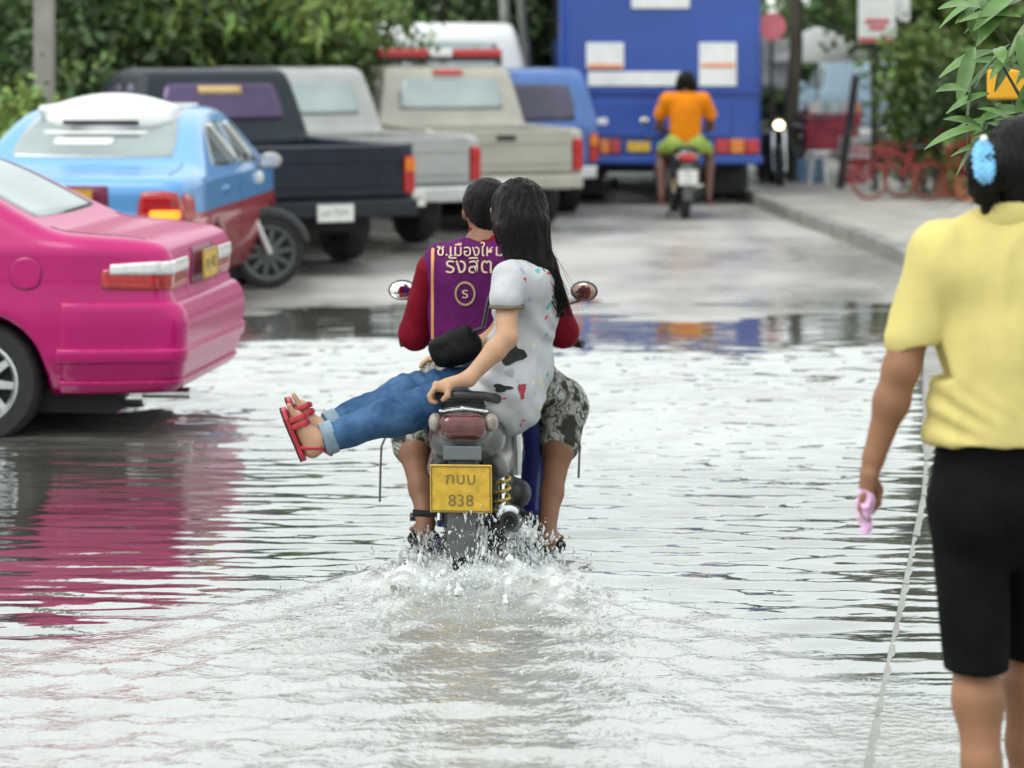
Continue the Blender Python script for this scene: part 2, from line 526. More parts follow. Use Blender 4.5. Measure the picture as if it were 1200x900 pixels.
M_kerb = mat('kerb_stone', (.24, .235, .215), .45, var=.25, scale=4, bump=.4, bscale=30)
kerb = bpy.data.objects.new('kerb', None); col.objects.link(kerb); tag(kerb, kind='structure')
y = 3.0; i = 0
while y < 62:
    L = .98; x0, x1 = float(kerb_x(y)), float(kerb_x(y + L))
    d = Vector((x1 - x0, L, 0)).normalized(); nrm = Vector((d.y, -d.x, 0))
    lift = .0238 if y < 15 else .024; jit = .0012 if y < 15 else .007
    top0 = float(path_h(y)) + lift + random.uniform(-jit, jit); top1 = float(path_h(y + L)) + lift + random.uniform(-jit, jit)
    a = Vector((x0, y, 0)) + d * .006; c = Vector((x1, y + L, 0)) - d * .006
    mb = MB(); V = []
    for (p, tp) in ((a, top0), (c, top1)):
        V += [Vector((p.x, p.y, -.34)), Vector((p.x, p.y, tp - .014)), Vector((p.x, p.y, tp)) + nrm * .012, Vector((p.x, p.y, tp - .004 if y > 15 else tp - .030)) + nrm * .15, Vector((p.x, p.y, -.34)) + nrm * .15]
    mb.add(V, [(0, 1, 6, 5), (1, 2, 7, 6), (2, 3, 8, 7), (3, 4, 9, 8), (0, 4, 3, 2, 1), (5, 6, 7, 8, 9), (0, 5, 9, 4)])
    mb.build('kerb_stone', M_kerb, kerb)
    y += 1.0; i += 1

# ================================================================ flood water
BX, BY = -.15, 10.25                      # rear wheel of the motorbike in the water
def water_fields(X, Y):
    x = X; y = Y
    # zones
    chop = .62 + .55 * sstep(11.8, 13.6, y)                                           # choppy far band
    calm = np.exp(-(((x + 2.3) / 1.75) ** 4 + ((y - 11.6) / 2.7) ** 4))                # quiet lee beside the pink taxi
    chop = chop * (1 - .88 * calm)
    dy = BY - y
    behind = sstep(-.25, .25, dy)
    hwL = .28 + .95 * np.clip(dy, 0, 9); hwR = .30 + .55 * np.clip(dy, 0, 9)
    dx = x - BX
    rag = 1 + .22 * fbm(np.stack([x * 1.3, y * 1.3, x * 0 + 8.], -1), 3)
    hwL = hwL * rag; hwR = hwR * rag
    wake = behind * np.where(dx < 0, 1 - sstep(hwL * .82, hwL * 1.08 + .1, -dx), 1 - sstep(hwR * .75, hwR * 1.1 + .1, dx))
    return chop, wake, dx, dy
def water_h(X, Y):
    chop, wake, dx, dy = water_fields(X, Y)
    H = np.zeros_like(X); r = np.random.default_rng(3)
    # long-crested ripples travelling mainly along the street
    for i in range(26):
        lam = .065 * 1.145 ** (i % 13) * r.uniform(.85, 1.15); th = r.normal(0, .10 if i % 4 else .5) + (math.pi if r.random() < .5 else 0)
        k = 2 * math.pi / lam; kx, ky = k * math.sin(th), k * math.cos(th)
        wob = .9 * vn(np.stack([X * .9 + i * 3.7, Y * .9 - i * 2.1, np.full_like(X, i)], -1))
        amp = (.0165 if i % 4 else .008) * lam * (.6 + .8 * (.5 + .5 * vn(np.stack([X * .45 + 5 * i, Y * .6, np.full_like(X, 7. + i)], -1))))
        H += amp * np.sin(kx * X + ky * Y + r.uniform(0, 6.3) + 1.4 * wob)
    H *= chop * (1 - .5 * wake)
    far = sstep(12.2, 13.8, Y) * (1 - sstep(17.6, 18.4, Y))
    p = np.stack([X * 2.2, Y * 10., X * 0 + 2.], -1)
    H += far * .0100 * fbm(p, 3) * (1 - .8 * np.exp(-(((X + 2.3) / 1.6) ** 4 + ((Y - 11.8) / 2.5) ** 4)))
    # wake: crossing V crests and churned water
    s1 = np.abs(dx) - .62 * np.clip(dy, 0, 20)
    H += wake * .006 * np.sin(s1 * 24 + 1.5 * vn(np.stack([X * 2, Y * 2, X * 0], -1))) * np.exp(-np.clip(dy, 0, 9) * .22)
    q = np.stack([X * 11, Y * 22, X * 0 + 9.], -1)
    churn = wake * (.35 + .65 * np.exp(-((dx) / (.35 + .25 * np.clip(dy, 0, 9))) ** 2))
    H += churn * .0050 * fbm(q, 3)
    q2 = np.stack([X * 2.0, Y * 5.5, X * 0 + 4.], -1)
    H += churn * .0055 * fbm(q2, 2)
    # rooster mound thrown up behind the rear wheel
    g = .7 * np.exp(-((dx) / .42) ** 2) * np.exp(-((dy - .35) / .45) ** 2) * (fbm(np.stack([X * 4, Y * 7, X * 0 + 2.], -1), 3) * .6 + .55).clip(0, 1) + np.exp(-((dx - .02) / .20) ** 2) * np.exp(-((dy - .10) / .28) ** 2) + .55 * np.exp(-((np.abs(dx - .0) - .24) / .12) ** 2) * np.exp(-((dy - .25) / .4) ** 2) * (dy > -.2)
    H += g * (.016 + .045 * np.abs(fbm(np.stack([X * 14, Y * 14, X * 0 + 1.], -1), 3)))
    YR = Y + .55 * fbm(np.stack([X * .8, Y * .5, X * 0 + 11.], -1), 3)
    s = sstep(17.2, 18.8, YR)
    H *= 1 - .88 * s
    side = sstep(kerb_x(Y) - .1, kerb_x(Y) + .3, X)
    H *= 1 - .55 * side
    H *= 1 - .88 * np.exp(-((X - kerb_x(Y) - .05) / .20) ** 2)
    foam = np.clip(1.35 * g * (.6 + .5 * fbm(np.stack([X * 12, Y * 12, X * 0 + 5.], -1), 3)) + churn * (np.clip(fbm(np.stack([X * 5, Y * 3.2, X * 0 + 3.], -1), 4) * .8 + .15, 0, 1)) * (.06 + .80 * np.exp(-np.clip(dy, 0, 9) * 1.6)), 0, 1)
    silt_glare = np.clip(wake * .9 + .72 * sstep(12.0, 14.2, YR) * (1 - sstep(17.4, 19.2, YR)) + .22 * (1 - np.exp(-(((X + 2.2) / 1.75) ** 4 + ((Y - 11.2) / 2.3) ** 4))), 0, 1)  # churned silt, and white sky glare put into the base colour
    silt_glare = silt_glare * (1 - .92 * np.exp(-(((X + 2.3) / 1.6) ** 4 + ((Y - 11.8) / 2.5) ** 4)) * (1 - wake))
    silt_glare = np.clip(silt_glare + .10 * fbm(np.stack([X * 1.1, Y * 1.1, X * 0 + 6.], -1), 3), 0, 1)
    return H, foam, wake, silt_glare

xs = np.concatenate([np.linspace(-15, -3.7, 24)[:-1], np.arange(-3.7, 3.6, .021), np.linspace(3.6, 9, 14)])
yy = [-8, -4, 0, 2.5, 4, 5, 5.6]
y = 5.9
while y < 19: yy.append(y); y += .0125 + .0022 * max(0, y - 6)
yy += list(np.arange(19, 24.6, .09))
ys = np.array(yy)
m_water, n, l, b = node_mat('flood_water')
XX, YY = np.meshgrid(xs, ys, indexing='xy')
HH, FOAM, WAKE, SILT_GLARE = water_h(XX, YY)
ZZ = WL + HH * np.interp(YY, [5, 6.2], [0, 1]) * (np.abs(XX) < 8)
water = sheet('flood_water', xs, ys, lambda X, Y: ZZ, m_water)
at = water.data.attributes.new('foam', 'FLOAT', 'POINT'); at.data.foreach_set('value', FOAM.ravel().astype(np.float32))
at = water.data.attributes.new('wake', 'FLOAT', 'POINT'); at.data.foreach_set('value', WAKE.ravel().astype(np.float32))
at = water.data.attributes.new('silt_glare', 'FLOAT', 'POINT'); at.data.foreach_set('value', SILT_GLARE.ravel().astype(np.float32))
asi = n.new('ShaderNodeAttribute'); asi.attribute_name = 'silt_glare'
t = n.new('ShaderNodeTexCoord')
af = n.new('ShaderNodeAttribute'); af.attribute_name = 'foam'
aw = n.new('ShaderNodeAttribute'); aw.attribute_name = 'wake'
n1 = n.new('ShaderNodeTexNoise'); n1.inputs['Scale'].default_value = .8; n1.inputs['Detail'].default_value = 5
l.new(t.outputs['Object'], n1.inputs['Vector'])
r1 = n.new('ShaderNodeValToRGB')
r1.color_ramp.elements[0].position, r1.color_ramp.elements[0].color = .35, (.045, .044, .036, 1)
r1.color_ramp.elements[1].position, r1.color_ramp.elements[1].color = .65, (.085, .083, .07, 1)
l.new(n1.outputs['Fac'], r1.inputs['Fac'])
mud_glare = n.new('ShaderNodeMixRGB'); mud_glare.inputs['Color2'].default_value = (.29, .288, .27, 1)  # pale tone paints sky glare as well as stirred silt
mw = n.new('ShaderNodeMath'); mw.operation = 'MULTIPLY'; mw.inputs[1].default_value = 1.
l.new(asi.outputs['Fac'], mw.inputs[0]); l.new(mw.outputs[0], mud_glare.inputs['Fac']); l.new(r1.outputs['Color'], mud_glare.inputs['Color1'])
fo = n.new('ShaderNodeMixRGB'); fo.inputs['Color2'].default_value = (.74, .76, .76, 1)
l.new(af.outputs['Fac'], fo.inputs['Fac']); l.new(mud_glare.outputs['Color'], fo.inputs['Color1'])
l.new(fo.outputs['Color'], b.inputs['Base Color'])
mr = n.new('ShaderNodeMapRange'); mr.inputs['To Min'].default_value = .03; mr.inputs['To Max'].default_value = .55
l.new(af.outputs['Fac'], mr.inputs['Value']); l.new(mr.outputs['Result'], b.inputs['Roughness'])
b.inputs['IOR'].default_value = 1.85
b.inputs['Specular IOR Level'].default_value = .5
nb = n.new('ShaderNodeTexNoise'); nb.inputs['Scale'].default_value = 34; nb.inputs['Detail'].default_value = 3
l.new(t.outputs['Object'], nb.inputs['Vector'])
bs = n.new('ShaderNodeMapRange'); bs.inputs['To Min'].default_value = .04; bs.inputs['To Max'].default_value = .75
l.new(aw.outputs['Fac'], bs.inputs['Value'])
bp = n.new('ShaderNodeBump'); bp.inputs['Distance'].default_value = .01
l.new(bs.outputs['Result'], bp.inputs['Strength']); l.new(nb.outputs['Fac'], bp.inputs['Height']); l.new(bp.outputs['Normal'], b.inputs['Normal'])
gl_ = n.new('ShaderNodeBsdfGlossy'); gl_.inputs['Color'].default_value = (.92, .94, .93, 1); gl_.inputs['Roughness'].default_value = .03
l.new(bp.outputs['Normal'], gl_.inputs['Normal'])
ms = n.new('ShaderNodeMixShader'); mf = n.new('ShaderNodeMapRange'); mf.inputs['To Min'].default_value = .36; mf.inputs['To Max'].default_value = .12
mm_ = n.new('ShaderNodeMath'); mm_.operation = 'MULTIPLY_ADD'; mm_.inputs[1].default_value = .55; mm_.use_clamp = True
l.new(aw.outputs['Fac'], mm_.inputs[0]); l.new(af.outputs['Fac'], mm_.inputs[2]); l.new(mm_.outputs[0], mf.inputs['Value']); l.new(mf.outputs['Result'], ms.inputs[0]); l.new(b.outputs[0], ms.inputs[1]); l.new(gl_.outputs[0], ms.inputs[2])
l.new(ms.outputs[0], [x for x in n if x.type == 'OUTPUT_MATERIAL'][0].inputs['Surface'])
# ================================================================ vehicles
def chaikin(p, it=2):
    p = np.array(p, float)
    for _ in range(it):
        q = np.roll(p, -1, 0); p = np.stack([.78 * p + .22 * q, .22 * p + .78 * q], 1).reshape(-1, 2)
    return p

class CarSDF:
    """side outline (y,z) met with a half-width w(y,z); wheel arches and boxes cut away"""
    def __init__(s, prof, w, k=.09, arches=(), cuts=()):
        s.poly = chaikin(prof); s.w = w; s.k = k; s.arches = arches; s.cuts = cuts
    def sd2(s, y, z):
        sh = y.shape; y = y.ravel(); z = z.ravel(); d = np.full(y.shape, 1e9); ins = np.zeros(y.shape, bool)
        P0 = s.poly; P1 = np.roll(P0, -1, 0)
        for (ay, az), (by, bz) in zip(P0, P1):
            ey, ez = by - ay, bz - az; wy, wz = y - ay, z - az
            t = np.clip((wy * ey + wz * ez) / (ey * ey + ez * ez + 1e-12), 0, 1)
            d = np.minimum(d, (wy - ey * t) ** 2 + (wz - ez * t) ** 2)
            c = ((az > z) != (bz > z))
            if ez != 0: ins ^= c & (y < (by - ay) * (z - az) / ez + ay)
        return (np.where(ins, -1, 1) * np.sqrt(d)).reshape(sh)
    def comb(s, x, y, z, d2, w):
        d = smax(d2, (np.abs(x) - w) * .95, s.k)
        for (ay, az, r, xin) in s.arches:
            c = np.maximum(np.sqrt((y - ay) ** 2 + (z - az) ** 2) - r, xin - np.abs(x))
            d = smax(d, -c, .025)
        for (lo, hi, r) in s.cuts:
            q = np.maximum(np.maximum(np.maximum(lo[0] - x, x - hi[0]), np.maximum(lo[1] - y, y - hi[1])), np.maximum(lo[2] - z, z - hi[2]))
            d = smax(d, -q, r)
        return d
    def __call__(s, p):
        x, y, z = p[:, 0], p[:, 1], p[:, 2]
        return s.comb(x, y, z, s.sd2(y, z), s.w(y, z))
    def mesh(s, res, name, m, parent, hw=1.1):
        lo = s.poly.min(0) - 4 * res; hi = s.poly.max(0) + 4 * res
        ay = np.arange(lo[0], hi[0], res); az = np.arange(lo[1], hi[1], res); ax = np.arange(-hw, hw, res)
        Y, Z = np.meshgrid(ay, az, indexing='ij'); d2 = s.sd2(Y, Z); W = s.w(Y, Z)
        f = s.comb(ax[:, None, None], Y[None], Z[None], d2[None] + 0 * ax[:, None, None], W[None])
        V, Q = surface_nets(f, (ax[0], ay[0], az[0]), res)
        return link_mesh(name, V, Q, m, parent)

def mesh_fn(f, lo, hi, res, name, m, parent):
    ax = [np.arange(lo[i], hi[i] + res, res) for i in range(3)]
    g = np.stack(np.meshgrid(*ax, indexing='ij'), -1)
    fld = f(g.reshape(-1, 3)).reshape(g.shape[:3])
    V, Q = surface_nets(fld, lo, res)
    return link_mesh(name, V, Q, m, parent)

def wheel(parent, c, r, w, rim_r, m_rim=M_alu, spokes=8, side=-1, n=32, ax=(1, 0, 0)):
    """tyre with a child rim; side: which way the dish faces along ax"""
    ax = Vector(ax).normalized() * side
    h = w / 2
    t = MB().lathe([(rim_r - .02, -h), (rim_r, -h * .98), (r * .93, -h), (r * .985, -h * .8), (r, -h * .4), (r, h * .4), (r * .985, h * .8), (r * .93, h), (rim_r, h * .98), (rim_r - .02, h * .6), (rim_r - .02, -h)], c, ax, n).build('wheel', M_tyre, parent, smooth=True)
    q = MB(); q.lathe([(rim_r, h * .75), (rim_r + .004, h * .95), (rim_r - .012, h * 1.0), (rim_r - .03, h * .78), (rim_r - .04, h * .5)], c, ax, n)
    q.lathe([(0.001, h * .95), (.05, h * .93), (.065, h * .8), (.07, h * .5)], c, ax, 16)
    d, u, v = frame(ax); C0 = Vector(c)
    for i in range(spokes):
        a = 2 * math.pi * i / spokes; e = u * math.cos(a) + v * math.sin(a); g = d.cross(e)
        a0, a1 = C0 + e * .05 + d * h * .72, C0 + e * (rim_r - .02) + d * h * .72
        wd0, wd1 = .024, rim_r * 2.1 / spokes * .34
        q.add([a0 - g * wd0, a0 + g * wd0, a1 + g * wd1, a1 - g * wd1] + [p - d * .03 for p in (a0 - g * wd0, a0 + g * wd0, a1 + g * wd1, a1 - g * wd1)],
              [(0, 1, 2, 3), (4, 7, 6, 5), (0, 4, 5, 1), (1, 5, 6, 2), (2, 6, 7, 3), (3, 7, 4, 0)])
    q.build('rim', m_rim, t, smooth=False)
    MB().lathe([(.001, h * .35), (rim_r - .02, h * .35)], c, ax, n).build('brake_disc', M_dark, t)
    return t

def plate(parent, c, right, up, w, h, m, lines, sz, name='number_plate', ink=None, border=True):
    c, right, up = Vector(c), Vector(right).normalized(), Vector(up).normalized(); nm = right.cross(up)
    rot = Matrix((right, nm, up)).transposed()
    o = MB().box(c, (w / 2, .004, h / 2), rot).build(name, m, parent, bev=.003)
    ink = ink or M_ink
    for (s, dv) in lines:
        c2 = c + up * dv + nm * .0062
        lettering('lettering', s, sz, lambda A: np.array([list(c2 + right * a[0] + up * a[1]) for a in A]), ink, o)
    if border:
        q = MB()
        for sgn in (-1, 1):
            q.box(c + up * sgn * (h / 2 - .006) + nm * .0052, (w / 2 - .004, .0008, .002), rot)
            q.box(c + right * sgn * (w / 2 - .006) + nm * .0052, (.002, .0008, h / 2 - .008), rot)
        q.build('plate_border', ink, o)
    return o

SEDAN = [(-.86, .24), (-.97, .30), (-1.0, .46), (-1.01, .62), (-.96, .69), (-.93, .74), (-.95, .90), (-.90, .98), (-.74, 1.01), (-.42, 1.03), (-.30, 1.06), (.22, 1.335), (.55, 1.42), (1.05, 1.445), (1.6, 1.41),
         (2.25, 1.10), (2.45, 1.03), (3.05, .93), (3.38, .80), (3.50, .62), (3.48, .34), (3.35, .23), (2.4, .19), (.9, .19)]
def sedan_w(y, z):
    w = .845 - .10 * sstep(.2, -.1, z - .25) - .47 * np.clip(z - .95, 0, 1) - .06 * sstep(.85, 1.0, z) * 0
    w = w - .16 * sstep(2.4, 3.6, y) ** 2 - .10 * sstep(-.45, -1.05, y)
    return w + .012 * np.exp(-((z - .62) / .12) ** 2)

def sedan(name, label, loc, rz, m_body, m_glass, res, m_bumper=None, bumper_groove=True, lights='strip', roof=None, scale=1., plate_txt=None, mrim=M_alu, group=None):
    t = thing(name, label, 'taxi', loc, rz, group); t.scale = (scale,) * 3
    S = CarSDF(SEDAN, sedan_w, .085, [(0, .30, .345, .58), (2.58, .30, .345, .58)])
    body = S.mesh(res, 'body', m_body, t)
    # bumpers hug the ends, a little proud of the body
    zt = .70
    def rear(p):
        q = np.maximum(np.maximum(p[:, 2] - zt, .27 - p[:, 2]), p[:, 1] + .42)
        return smax(S(p) - .016, q, .02)
    def front(p):
        q = np.maximum(np.maximum(p[:, 2] - .62, .24 - p[:, 2]), 2.98 - p[:, 1])
        return smax(S(p) - .016, q, .02)
    bp_ = mesh_fn(rear, (-1., -1.1, .2), (1., -.3, .8), .016, 'rear_bumper', m_bumper or m_body, t)
    mesh_fn(front, (-1., 2.8, .2), (1., 3.65, .75), .03, 'front_bumper', m_bumper or m_body, t)
    # moulding lines on the bumper and a lower valance
    def band(z0, z1, e, ya):
        return lambda p: smax(S(p) - e, np.maximum(np.maximum(p[:, 2] - z1, z0 - p[:, 2]), p[:, 1] - ya), .012)
    mesh_fn(band(.40, .475, .028, -.40), (-1., -1.12, .36), (1., -.3, .52), .012, 'bumper_moulding', m_bumper or m_body, bp_)
    mesh_fn(band(.245, .315, .030, -.40), (-1., -1.12, .2), (1., -.3, .36), .012, 'bumper_lip', m_bumper or m_body, bp_)
    MB().box((0, 1.25, .2), (.66, 1.9, .06)).build('underbody', M_dark, t)
    MB().tube([(-.45, -.2, .22), (-.45, -.98, .22)], .028, 12).tube([(-.45, -.75, .22), (-.45, -.35, .22)], .07, 12).build('exhaust', M_chrome, t, smooth=True)
    # glass
    sy = lambda sg: (lambda y, z: (sg * 1.4, y, z))
    up = lambda x, y: (x, y, 2.2)
    patch('rear_window', [(-.60, -.24), (.60, -.24), (.50, .44), (-.50, .44)], up, (0, 0, -1), S, .006, m_glass, t, (22, 14), .10)
    patch('windscreen', [(.52, 1.62), (-.52, 1.62), (-.64, 2.2), (.64, 2.2)], up, (0, 0, -1), S, .006, m_glass, t, (18, 10), .08)
    for sg in (-1, 1):
        patch('side_window', [(.02, 1.03), (1.02, 1.01), (1.0, 1.33), (.44, 1.33)], sy(sg), (-sg, 0, 0), S, .005, m_glass, t, (14, 8), .10)
        patch('side_window', [(1.10, 1.01), (2.02, 1.0), (1.62, 1.30), (1.10, 1.33)], sy(sg), (-sg, 0, 0), S, .005, m_glass, t, (14, 8), .10)
        patch('door_seam', [(1.05, .33), (1.057, .33), (1.057, .99), (1.05, .99)], sy(sg), (-sg, 0, 0), S, .0015, M_dark, t, (3, 16), 0, .01)
        patch('door_handle', [(.30, .84), (.50, .84), (.50, .88), (.30, .88)], sy(sg), (-sg, 0, 0), S, .02, m_body, t, (8, 4), .3, .03)
        mi = MB().ball((sg * .93, 1.98, 1.0), (.09, .05, .065), 12, 8); mi.tube([(sg * .80, 2.0, .95), (sg * .90, 1.99, .98)], .02, 8)
        mo = mi.build('wing_mirror', m_body if lights == 'strip' else M_silver, t, smooth=True)
        MB().box((sg * .93, 1.931, 1.0), (.066, .004, .045)).build('mirror_glass', M_chrome, mo, bev=.003)
        if lights == 'strip':
            L = patch('tail_light', [(sg * .755, .755), (sg * .36, .755), (sg * .36, .875), (sg * .755, .875)], lambda x, z: (x, -1.6, z), (0, 1, 0), S, .007, M_red_l, t, (16, 8), .10, .03)
            patch('lens_strip', [(sg * .755, .832), (sg * .36, .832), (sg * .36, .898), (sg * .755, .898)], lambda x, z: (x, -1.6, z), (0, 1, 0), S, .010, M_white_l, L, (16, 5), .05, .03)
            L2 = patch('tail_light_return', [(-.905, .755), (-.62, .765), (-.62, .86), (-.90, .875)], sy(sg), (-sg, 0, 0), S, .0065, M_red_l, t, (10, 6), .10, .03)
            patch('lens_strip', [(-.905, .832), (-.66, .835), (-.66, .885), (-.90, .90)], sy(sg), (-sg, 0, 0), S, .0095, M_white_l, L2, (8, 4), .05, .03)
        else:
            L = patch('tail_light', [(sg * .78, .68), (sg * .46, .68), (sg * .48, .90), (sg * .74, .90)], lambda x, z: (x, -1.6, z), (0, 1, 0), S, .014, M_red_l, t, (12, 10), .22, .04, .012)
            patch('indicator_lens', [(sg * .74, .70), (sg * .55, .70), (sg * .55, .775), (sg * .74, .775)], lambda x, z: (x, -1.6, z), (0, 1, 0), S, .032, MATS['amber_lit'], L, (8, 5), .15, .02)
            patch('tail_light_return', [(-.905, .69), (-.70, .70), (-.72, .86), (-.89, .89)], sy(sg), (-sg, 0, 0), S, .011, M_red_l, t, (10, 6), .2, .03)
        wheel(t, (sg * .73, 0, .30), .305, .19, .205, mrim, 9, sg)
        patch('fuel_flap_seam', [(-.3325, .7575), (-.1675, .7575), (-.1675, .9225), (-.3325, .9225)], sy(sg), (-sg, 0, 0), S, .0012, M_dark, t, (10, 10), .45, .01) if sg < 0 else None
        patch('fuel_flap', [(-.33, .76), (-.17, .76), (-.17, .92), (-.33, .92)], sy(sg), (-sg, 0, 0), S, .0035, m_body, t, (10, 10), .45, .01) if sg < 0 else None
        wheel(t, (sg * .73, 2.58, .30), .305, .19, .205, mrim, 9, sg)
    # boot: shut lines, handle garnish, plate in its recess
    for sg in (-1, 1):
        patch('boot_seam', [(sg * .355, .72), (sg * .349, .72), (sg * .349, .76), (sg * .355, .76)], lambda x, z: (x, -1.6, z), (0, 1, 0), S, .002, M_dark, t, (3, 4), 0, .01)
        patch('boot_seam', [(sg * .66, -.80), (sg * .653, -.80), (sg * .653, -.32), (sg * .66, -.32)], up, (0, 0, -1), S, .002, M_dark, t, (3, 10), 0, .01)
    patch('plate_recess', [(-.27, .745), (.27, .745), (.27, .935), (-.27, .935)], lambda x, z: (x, -1.6, z), (0, 1, 0), S, .004, mat('plate_surround', (.16, .012, .05), .4), t, (8, 6), .05, .02)
    plate(t, (0, -.985, .84), (1, 0, 0), (0, 0, 1), .34, .15, M_plate_y, plate_txt or [('ทย 482', .0)], .085)
    return t, S

# ---- pink taxi, half turned across the street
M_pink = mat('pink_paint', (.44, .002, .135), .32, .0, coat=.3, spec=.35, var=.06, scale=2, rvar=.06)
mat('amber_lit', (.8, .25, .01), .3, emis=(1., .32, .02, .8))
a = R(84)
hd = Vector((-math.sin(a), math.cos(a), 0)); lf = Vector((-math.cos(a), -math.sin(a), 0))
wl = P(-20, 445, 13.9)
base = wl - lf * .73
pink, S_pink = sedan('pink_taxi', 'bright pink saloon taxi standing in the water, rear side toward the bike', (base.x, base.y, -.11), a, M_pink, M_glass, .018, lights='strip')

# ---- blue and red taxi behind it
m_two, n, l, b = node_mat('blue_red_paint')
t_ = n.new('ShaderNodeTexCoord'); sx = n.new('ShaderNodeSeparateXYZ'); rp = n.new('ShaderNodeValToRGB')
l.new(t_.outputs['Object'], sx.inputs['Vector']); l.new(sx.outputs['Z'], rp.inputs['Fac'])
rp.color_ramp.interpolation = 'CONSTANT'
rp.color_ramp.elements[0].color = (.38, .035, .045, 1)
rp.color_ramp.elements[1].position = .74; rp.color_ramp.elements[1].color = (.10, .32, .66, 1)
l.new(rp.outputs['Color'], b.inputs['Base Color']); b.inputs['Roughness'].default_value = .3; b.inputs['Coat Weight'].default_value = .7
rw = P(234, 330, 20.4)
a2 = R(-3.5)
blue, S_blue = sedan('blue_red_taxi', 'sky blue over red saloon taxi with white roof fairing, behind the pink taxi', (rw.x - .74 * math.cos(a2), 20.4, -.07), a2, m_two, M_glass, .024, lights='block', scale=1.03)
# white roof fairing with a dark slot
rf = SDF().ell((.03, .44, 1.32), (.52, .34, .22), k=.02).box((0, .8, 1.42), (.50, .5, .035), .03, k=.05)
def mesh_local(S, res, name, m, parent, disp=None):
    o = S.mesh(res, name, m, None, disp); o.parent = parent; return o
rf.box((0, .3, 1.0), (1., 1., .235), .005, None, .02, 's')
fo_ = mesh_local(rf, .015, 'roof_fairing', M_white, blue)
MB().box((0, .105, 1.335), (.27, .016, .016)).build('slot', M_dark, fo_, bev=.008)
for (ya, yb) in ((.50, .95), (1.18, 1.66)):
    patch('window_glint', [(ya, 1.30), (ya + .07, 1.32), (yb + .07, 1.06), (yb, 1.04)], lambda y, z: (1.4, y, z), (-1, 0, 0), S_blue, .03, M_white, blue, (4, 12), .1, .02)  # white strips painting light reflections on the side glass
for k, (x0, x1, z0, z1) in enumerate([(-.30, .12, 1.215, 1.27), (-.40, .34, 1.30, 1.325)]):
    patch('window_sticker', [(x0, -.1 + (z0 - 1.2) * 1.6), (x1, -.1 + (z0 - 1.2) * 1.6), (x1, -.1 + (z1 - 1.2) * 1.6), (x0, -.1 + (z1 - 1.2) * 1.6)], lambda x, y: (x, y, 2.2), (0, 0, -1), S_blue, .011, M_plate_w, blue, (10, 4), .02, .004)

